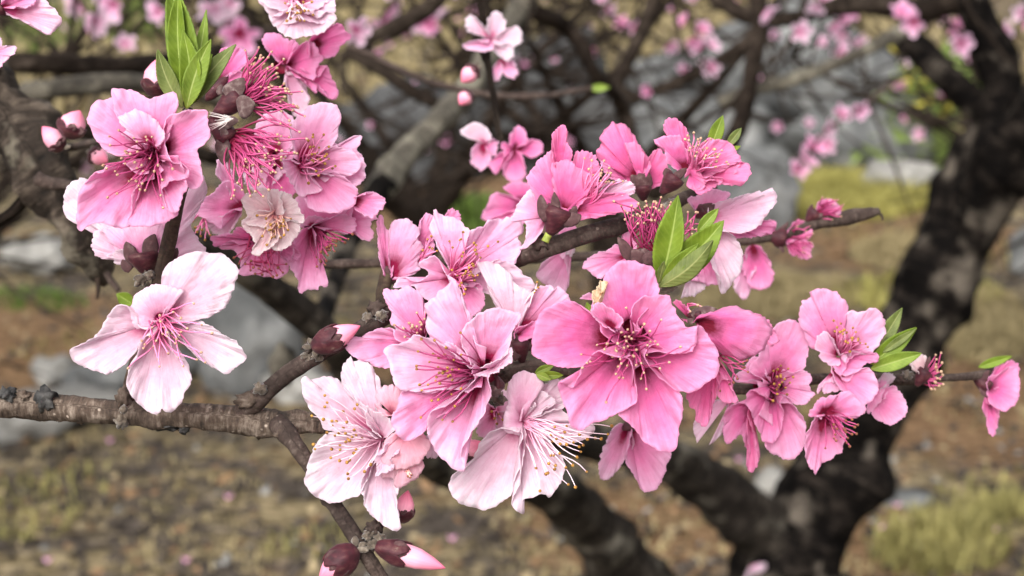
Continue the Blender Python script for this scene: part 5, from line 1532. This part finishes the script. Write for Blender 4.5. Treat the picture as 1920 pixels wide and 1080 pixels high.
petals(e, Z8, (700, 840), D, 'rose', [
    ("640,775 590,810 540,830 480,860 458,905 500,930 540,970 620,930 690,900", dict(zt=.1, pal='rose', ruf=.12)),
    ("700,780 680,700 720,690 760,740 760,800", dict(zt=0)),
    ("440,1080 480,1050 520,1070 530,1120 470,1130", dict(b=(600, 1100), zt=0)),
])

# -- right hand cluster, a little out of focus
D = .338
e = blossom('pink cup-shaped blossom with crimson throat, leftmost of the right-hand cluster', Z10, (290, 540), D)
petals(e, Z10, (290, 545), D, 'rose', [
    ("160,640 100,640 50,690 40,800 70,840 130,800 165,870 185,760 200,680", dict(b=(210, 600), zt=-.1, pal='pink')),
    ("-90,840 -105,760 -75,680 0,630 55,650 60,720 30,800 -30,850", dict(b=(100, 590), zt=-.3, pal='pale')),
    ("240,510 180,480 180,440 250,350 300,250 350,225 400,220 440,240 470,300 475,380 445,470 360,500", dict(zt=.05, pal='rose')),
    ("230,580 200,520 120,530 100,500 150,460 200,400 250,450 260,500", dict(zt=.0, pal='rose')),
    ("165,700 190,760 222,880 222,950 195,987 165,970 170,850 160,750", dict(b=(180, 620), zt=.05, pal='deep')),
    ("400,480 470,478 490,520 482,560 502,600 450,642 400,640 360,600", dict(zt=.25, z0=4)),
    ("320,640 380,636 430,690 460,760 450,860 400,920 350,922 290,890 250,840 290,760", dict(zt=.25, z0=3)),
    ("270,620 190,570 160,600 162,640 210,740 240,822 280,842 312,832 352,690 330,645", dict(zt=.34, z0=9, pal='pink')),
], hole=24)
throat(e, Z10, (290, 550), D, 36, 20)
stamens(e, Z10, (290, 550), "370,470 380,540 330,500 300,480 360,590 310,590 290,620 330,450 390,500 350,520 320,560", D, 'mag', 'gold', 22, zr=(45, 80), extra=10, seed=26)
D = .336
e = blossom('upright pink blossom beside the green leaves at the top of the right-hand cluster', Z10, (630, 400), D)
petals(e, Z10, (630, 400), D, 'rose', [
    ("545,290 500,355 470,340 440,260 425,200 440,120 480,100 490,70 530,53 600,70 650,110 670,160 660,260 620,300", dict(zt=.05, bow=.06)),
    ("660,300 660,200 690,170 760,175 790,153 830,165 857,210 862,280 820,350 770,390 700,370", dict(zt=.08, z0=2, pal='light')),
    ("640,500 680,420 760,370 825,390 822,420 770,440 720,470 680,522 640,515 622,480", dict(zt=.25, pal='pink')),
    ("620,450 560,430 520,390 513,320 560,268 600,310 625,365 667,390 662,440", dict(zt=.34, z0=10, cup=-.12, pal='light')),
], hole=9)
stamens(e, Z10, (640, 385), "605,225 620,260 690,260 710,280 760,340 770,350 660,330 690,310 610,280 730,330 680,380 650,280 640,240 720,310", D, 'pink', 'gold', 14, zr=(34, 62), extra=8, seed=27)
D = .335
e = blossom('pink blossom with a broad tongue petal amid the right-hand cluster', Z10, (620, 480), D)
petals(e, Z10, (600, 470), D, 'rose', [
    ("520,590 540,545 600,535 660,560 600,580 550,590", dict(zt=.0, pal='light')),
    ("590,440 605,520 660,580 700,620 750,648 800,620 832,560 812,500 780,460 720,480 660,500", dict(zt=.25, cup=-.15, z0=4)),
])
D = .334
e = blossom('pink face-down blossom with dark stamens, lowest of the right-hand cluster', Z10, (550, 690), D)
petals(e, Z10, (550, 690), D, 'rose', [
    ("540,720 510,700 490,750 460,820 460,910 490,970 512,1002 540,950 600,910 640,880 662,800 640,730", dict(zt=.2)),
    ("555,700 480,705 500,650 530,610 600,598 680,580 745,640 770,670 720,705 640,720", dict(zt=.3, z0=6, cup=-.12, bow=.1)),
])
throat(e, Z10, (555, 695), D, 14, 12)
stamens(e, Z10, (560, 690), "720,740 715,780 690,790 680,850 670,810 640,800 610,790 620,760 660,720 570,860 700,760 650,770 600,740 690,720", D, 'mag', 'brown', 16, zr=(34, 56), extra=8, seed=28)
D = .345
e = blossom('pink blossom showing two rounded petals at the right edge of the right-hand cluster', Z10, (800, 600), D)
petals(e, Z10, (790, 590), D, 'rose', [
    ("825,540 850,500 880,485 912,508 880,540 850,560", dict(zt=0, pal='white')),
    ("790,640 830,530 880,540 870,600 830,680", dict(zt=0)),
    ("780,690 830,640 870,560 920,558 962,620 972,690 930,737 880,747 820,722", dict(zt=.1)),
])
D = .345
e = blossom('two-petalled pink blossom hanging below the largest deep pink blossom', Z0, (1180, 800), D)
petals(e, Z0, (1178, 800), D, 'rose', [
    ("1160,795 1145,810 1128,850 1124,890 1140,900 1165,870 1188,835 1185,812", dict(zt=.05, pal='light')),
    ("1185,810 1174,860 1182,882 1202,915 1216,922 1236,910 1251,872 1254,840 1215,812", dict(zt=.15, z0=3)),
])
calyx(e, Z0, (1180, 782), (1178, 808), 24, D, [], 2, 4)
D = .352
e = tag(empty('spent_blossom', P(*Z10.pt((1060, 500)), D)), 'withered cream and crimson blossom on the thin twig right of the leaves', 'blossom', 'spent blossoms without petals')
petals(e, Z10, (1050, 500), D, 'cream', [("1030,480 985,440 1010,410 1055,390 1075,430 1070,480", dict(zt=.1, ruf=.15))])
calyx(e, Z10, (1020, 550), (1070, 470), 80, D, [(1070, 480, 1090, 400, 30, 6)])
stamens(e, Z10, (1060, 510), "1140,385 1120,420 1150,440 1140,480 1130,545 1150,540 1110,560 1135,510 1090,560 1150,500 1120,400", D, 'mag', 'tan', 14, zr=(4, 20), extra=12, seed=29)
D = .37
e = blossom('bright pink blossom at the far right tip of the thin twig', Z10, (1360, 530), D)
petals(e, Z10, (1380, 550), D, 'pink', [
    ("1380,640 1432,660 1432,740 1412,802 1382,780 1372,700", dict(zt=.05)),
    ("1400,500 1440,440 1520,425 1540,470 1500,530 1430,560", dict(zt=-.05)),
    ("1385,600 1380,520 1440,480 1520,450 1547,520 1547,600 1520,652 1462,675 1405,650", dict(zt=.15, z0=4)),
])
calyx(e, Z10, (1310, 500), (1385, 560), 80, D, [(1350, 530, 1390, 470, 40, 6), (1350, 550, 1380, 610, 40, 6)])

# -- rear twig with blurred blossoms
D = .40
e = blossom('blurred crimson tuft blossom hanging under the bare tip of the rear twig', Z16, (400, 520), D, name='spent_blossom', group='spent blossoms without petals')
calyx(e, Z16, (290, 500), (450, 530), 190, D, [(380, 470, 480, 370, 50, 6), (400, 580, 440, 660, 40, 6)])
petals(e, Z16, (450, 530), D, 'deep', [("470,480 540,370 640,380 700,440 690,520 600,560 520,560", dict(zt=.1, ruf=.2)), ("480,580 560,540 680,560 700,650 640,720 540,690", dict(zt=.1, ruf=.2, pal='pink'))])
stamens(e, Z16, (470, 530), "680,420 700,470 690,560 690,620 670,680 600,690 560,680 640,460 650,520 620,640 560,420 700,600", D, 'mag', 'tan', 14, zr=(8, 30), extra=3, ra=1.4, seed=30)
e = blossom('blurred crimson tuft blossom sitting on top of the rear twig', Z16, (700, 320), D, name='spent_blossom', group='spent blossoms without petals')
calyx(e, Z16, (650, 370), (740, 280), 150, D, [(680, 280, 700, 210, 46, 4), (740, 330, 800, 300, 50, 10)])
petals(e, Z16, (740, 300), D, 'pink', [("740,260 760,190 850,165 940,200 960,290 900,350 820,350 790,320", dict(zt=.1, ruf=.2))])
stamens(e, Z16, (750, 290), "840,160 900,170 980,210 970,260 960,330 880,350 800,150 940,180 920,300", D, 'mag', 'tan', 12, zr=(12, 26), extra=2, ra=1.4, seed=31)
e = blossom('blurred pink blossom with two round petals hanging from the rear twig', Z16, (150, 580), D)
petals(e, Z16, (150, 580), D, 'pink', [
    ("90,720 40,850 -20,950 0,1020 80,1090 120,1040 140,900", dict(zt=0, pal='light')),
    ("90,640 65,720 60,800 130,960 230,1000 320,960 345,880 320,760 240,620", dict(zt=.1, z0=4)),
    ("30,470 150,440 260,370 340,360 365,420 320,470 200,500", dict(zt=0, pal='deep')),
])
D = .47
e = blossom('blurred white blossom with a pink heart on the upright rear twig at top centre', Z14, (840, 200), D)
petals(e, Z14, (835, 190), D, 'white', [
    ("780,170 720,150 705,100 735,70 780,110 810,150", dict(zt=.2)), ("810,140 815,90 860,52 900,90 900,140 870,180", dict(zt=.1)),
    ("880,160 960,120 985,180 950,230 900,230", dict(zt=.2)), ("860,220 930,220 945,260 920,300 880,280 850,250", dict(zt=.3)),
    ("810,210 740,200 695,220 730,245 800,250 840,240", dict(zt=.3, pal='light')),
], ns=9, nt=30)
throat(e, Z14, (835, 190), D, 8, 6, petal_mat('pink'))
e = blossom('blurred pale pink blossom drooping just under the blurred white one', Z14, (880, 290), D)
petals(e, Z14, (870, 290), D, 'light', [("860,310 830,360 850,400 880,380 890,330", dict(zt=.1)), ("880,300 900,360 940,385 962,350 940,300 910,285", dict(zt=.1))], ns=9, nt=30)
bud('blurred pink bud on the left of the upright rear twig', Z14, (760, 330), (690, 400), 80, D, .25, 2)
bud('blurred pale bud below the upright rear twig beside the grey limb', Z14, (730, 450), (680, 510), 70, D, .25, 2)
D = .44
e = blossom('blurred pale blossom, left of the pair below the upright twig', Z14, (800, 700), D)
petals(e, Z14, (800, 700), D, 'white', [
    ("770,680 720,670 682,640 720,605 780,600 830,650 830,690", dict(zt=.1)), ("760,700 730,740 740,800 790,830 830,780", dict(zt=.2, pal='light')),
    ("820,680 860,680 865,720 850,760 820,740", dict(zt=.2, pal='rose'))], ns=9, nt=30)
e = blossom('blurred pink star-shaped blossom, right of the pair below the upright twig', Z14, (945, 725), D)
petals(e, Z14, (945, 725), D, 'pink', [
    ("920,700 930,650 965,612 1000,640 1010,690 970,710", dict(zt=.1)), ("980,710 1030,680 1080,690 1085,740 1040,770 990,750", dict(zt=.1)),
    ("920,750 880,720 890,690 910,700", dict(zt=.2)), ("930,760 900,800 890,850 950,890 1000,850 985,760", dict(zt=.2)),
    ("900,720 880,790 860,850 820,800 860,760", dict(zt=.1))], ns=9, nt=30)
throat(e, Z14, (945, 725), D, 7, 6)
D = .42
e = blossom('blurred pink blossom peeking out just left of the hooked-petal blossom', Z0, (985, 385), D)
petals(e, Z0, (985, 385), D, 'pink', [("975,375 930,360 915,385 905,410 935,415 970,402", dict(zt=.1)), ("960,365 945,350 970,340 1000,350 990,380", dict(zt=0)), ("975,395 935,405 910,425 950,430 990,415", dict(zt=.1))], ns=9, nt=30)

# -- upper left corner
D = .315
e = blossom('white and pink blossom reaching in from the upper left corner', Z1, (10, 40), D)
petals(e, Z1, (0, 40), D, 'pale', [
    ("20,70 100,100 190,140 240,175 290,150 307,100 260,30 200,-30 80,-40 20,-10", dict(zt=.15, cup=-.15)),
    ("20,0 80,-30 180,-20 150,40 90,30", dict(zt=.2, z0=6, pal='rose')),
])
calyx(e, Z1, (-30, 60), (20, 40), 80, D)
e = blossom('pale petal tip of a blossom at the left edge below the corner blossom', Z1, (-60, 280), D)
petals(e, Z1, (-70, 280), D, 'light', [("-20,220 0,180 10,225 75,235 70,270 30,310 0,340 -40,330", dict(zt=.1))])
D = .345
e = blossom('pink blossom half hidden behind the tall green leaf shoot', Z1, (1100, 440), D)
petals(e, Z1, (1080, 460), D, 'pink', [("1100,400 1105,270 1150,240 1220,245 1255,290 1230,340 1160,380", dict(zt=0)), ("1080,440 1180,360 1240,380 1180,420", dict(zt=.1))])
capsule('calyx', e, Z1, (1040, 510), (1160, 380), 70, D, M_CALYX, 2, 4)

# -- buds
bud('fat pale pink bud just behind the left leaf of the tall shoot', Z1, (800, 490), (815, 285), 150, .345, .36, 3)
bud('upper of two pink buds by the dark left limb', Z1, (340, 690), (405, 560), 125, .37, .42, 3)
bud('lower pale pink bud of the pair by the dark left limb', Z1, (315, 755), (215, 640), 95, .37, .25, 2)
bud('small pink bud left of the big ruffled blossom', Z1, (460, 770), (545, 820), 85, .38, .3, 2)
bud('red-capped bud with pink tip on the rising twig left of the centre cluster', Z4, (672, 842), (905, 732), 112, .305, .5, 5)
bud('long pink bud pointing right at the foot of the downward twig', Z11, (690, 775), (1378, 1000), 220, .303, .38, 6)
bud('round maroon bud pointing down left at the foot of the downward twig', Z11, (470, 800), (95, 1120), 265, .303, .58, 6)
bud('coral bud peeking out behind the lowest white petal', Z11, (930, 520), (1000, 215), 190, .309, .36, 0)
e = bud('small coral bud between the central and the lower white blossom', Z7, (260, 655), (345, 590), 90, .312, .15, 0)
capsule('pedicel', e, Z7, (240, 690), (270, 645), 30, .312, M_CALYX)
e = tag(empty('leaf_bud', P(*Z11.pt((640, 620)), .305)), 'brown opened bud scales beside the downward twig under the white petal', 'bud', 'flower buds')
capsule('bud_core', e, Z11, (620, 640), (760, 560), 110, .306, M_CALYX)
scales(e, Z11, (640, 640), 9, 62, .305, 70, 12)

# -- young leaves
e = shoot('tall shoot of six bright green toothed leaves at upper left', Z1, (945, 550), .304)
for a in [((935, 545), (1195, 225), 52, 'olive', -4, 12, -.03, .2), ((950, 540), (1045, 50), 38, 'mid', -10, 6, .02, .3), ((945, 550), (855, -110), 80, 'mid', -2, 14, .03, .5),
          ((950, 540), (1075, 275), 30, 'bright', -2, 10, 0, .4), ((925, 545), (798, 252), 48, 'olive', 4, 18, -.05, .3), ((950, 545), (925, 150), 56, 'bright', 6, 20, .06, .6), ((945, 550), (1068, 200), 56, 'mid', 10, 24, -.04, .4)]:
    leaf(e, Z1, a[0], a[1], a[2], .304, a[3], a[4], a[5], bend=a[6], fold=a[7], serr=1.4)
leaf(e, Z1, (930, 470), (905, -60), 58, .304, 'bright', 3, 16, fold=.55, bend=-.03, serr=1.5, w2=40)
scales(e, Z1, (940, 540), 5, 26, .3035, 24, 4)
e = shoot('broad bright green leaves in front of the crimson tuft in the centre right', Z8, (910, 1000), .302)
leaf(e, Z8, (1105, 705), (1222, 572), 34, .303, 'mid', -10, 4, fold=.4)
leaf(e, Z8, (920, 980), (1252, 640), 92, .302, 'bright', 4, 14, fold=.35, bend=.03, serr=1.4)
leaf(e, Z8, (895, 1000), (995, 498), 92, .302, 'bright', 10, 26, fold=.45, bend=.02, serr=1.2, w2=70)
leaf(e, Z8, (900, 1000), (1110, 770), 40, .302, 'bright', 20, 24, fold=.4, bend=-.03)
leaf(e, Z8, (890, 1012), (1190, 752), 62, .302, 'olive', 22, 38, fold=-.3, bend=.07, serr=.4)
leaf(e, Z8, (885, 990), (915, 870), 24, .302, 'olive', 14, 18, fold=.2, serr=0)
capsule('bud_scale', e, Z8, (885, 1040), (995, 1015), 46, .302, M_SCALE, 12, 16, flat=.5)
e = shoot('pair of small green leaf tips above the upper right cluster', Z8, (1200, 240), .330)
leaf(e, Z8, (1170, 250), (1246, 50), 40, .330, 'bright', 0, 10, fold=.3, peak=.5)
leaf(e, Z8, (1250, 250), (1350, 120), 26, .330, 'olive', 0, 8, fold=.3, peak=.6)
leaf(e, Z8, (1280, 250), (1345, 222), 14, .330, 'bright', 4, 8, fold=.2)
e = shoot('three slim green leaves at the right of the right-hand cluster', Z10, (790, 440), .338)
leaf(e, Z10, (790, 420), (950, 155), 42, .338, 'olive', -4, 8, fold=.4, peak=.5)
leaf(e, Z10, (790, 440), (1022, 255), 46, .338, 'bright', 2, 12, fold=.5)
leaf(e, Z10, (790, 465), (1048, 385), 44, .338, 'mid', 6, 14, fold=.4)
leaf(e, Z10, (850, 380), (1020, 262), 22, .338, 'olive', 8, 14, fold=.3)
e = shoot('tiny green leaf pair between the central and largest blossoms', Z7, (640, 230), .303)
leaf(e, Z7, (635, 225), (735, 185), 22, .303, 'mid', 0, 8, fold=.4, serr=0)
leaf(e, Z7, (650, 240), (785, 238), 24, .303, 'bright', 4, 10, fold=.4, serr=0)
leaf(e, Z7, (640, 230), (720, 262), 22, .303, 'mid', 6, 14, fold=.3, serr=0)
e = shoot('pale green leaf at the far right twig tip', Z10, (1340, 455), .37)
leaf(e, Z10, (1335, 455), (1505, 400), 24, .37, 'bright', 0, 6, fold=.3)
e = shoot('small blurred green leaf tip on the thin rear twig', Z14, (1320, 430), .7)
leaf(e, Z14, (1310, 430), (1410, 425), 20, .7, 'mid', 0, 4, fold=.3)
e = shoot('small green leaf beside the white open blossom', Z3, (370, 490), .36)
leaf(e, Z3, (385, 490), (305, 440), 34, .36, 'bright', 0, 6, fold=.3)
e = shoot('green leaf edge left of the largest blossom', Z9, (345, 350), .308)
leaf(e, Z9, (350, 370), (325, 290), 22, .308, 'mid', 0, 6, fold=.3)
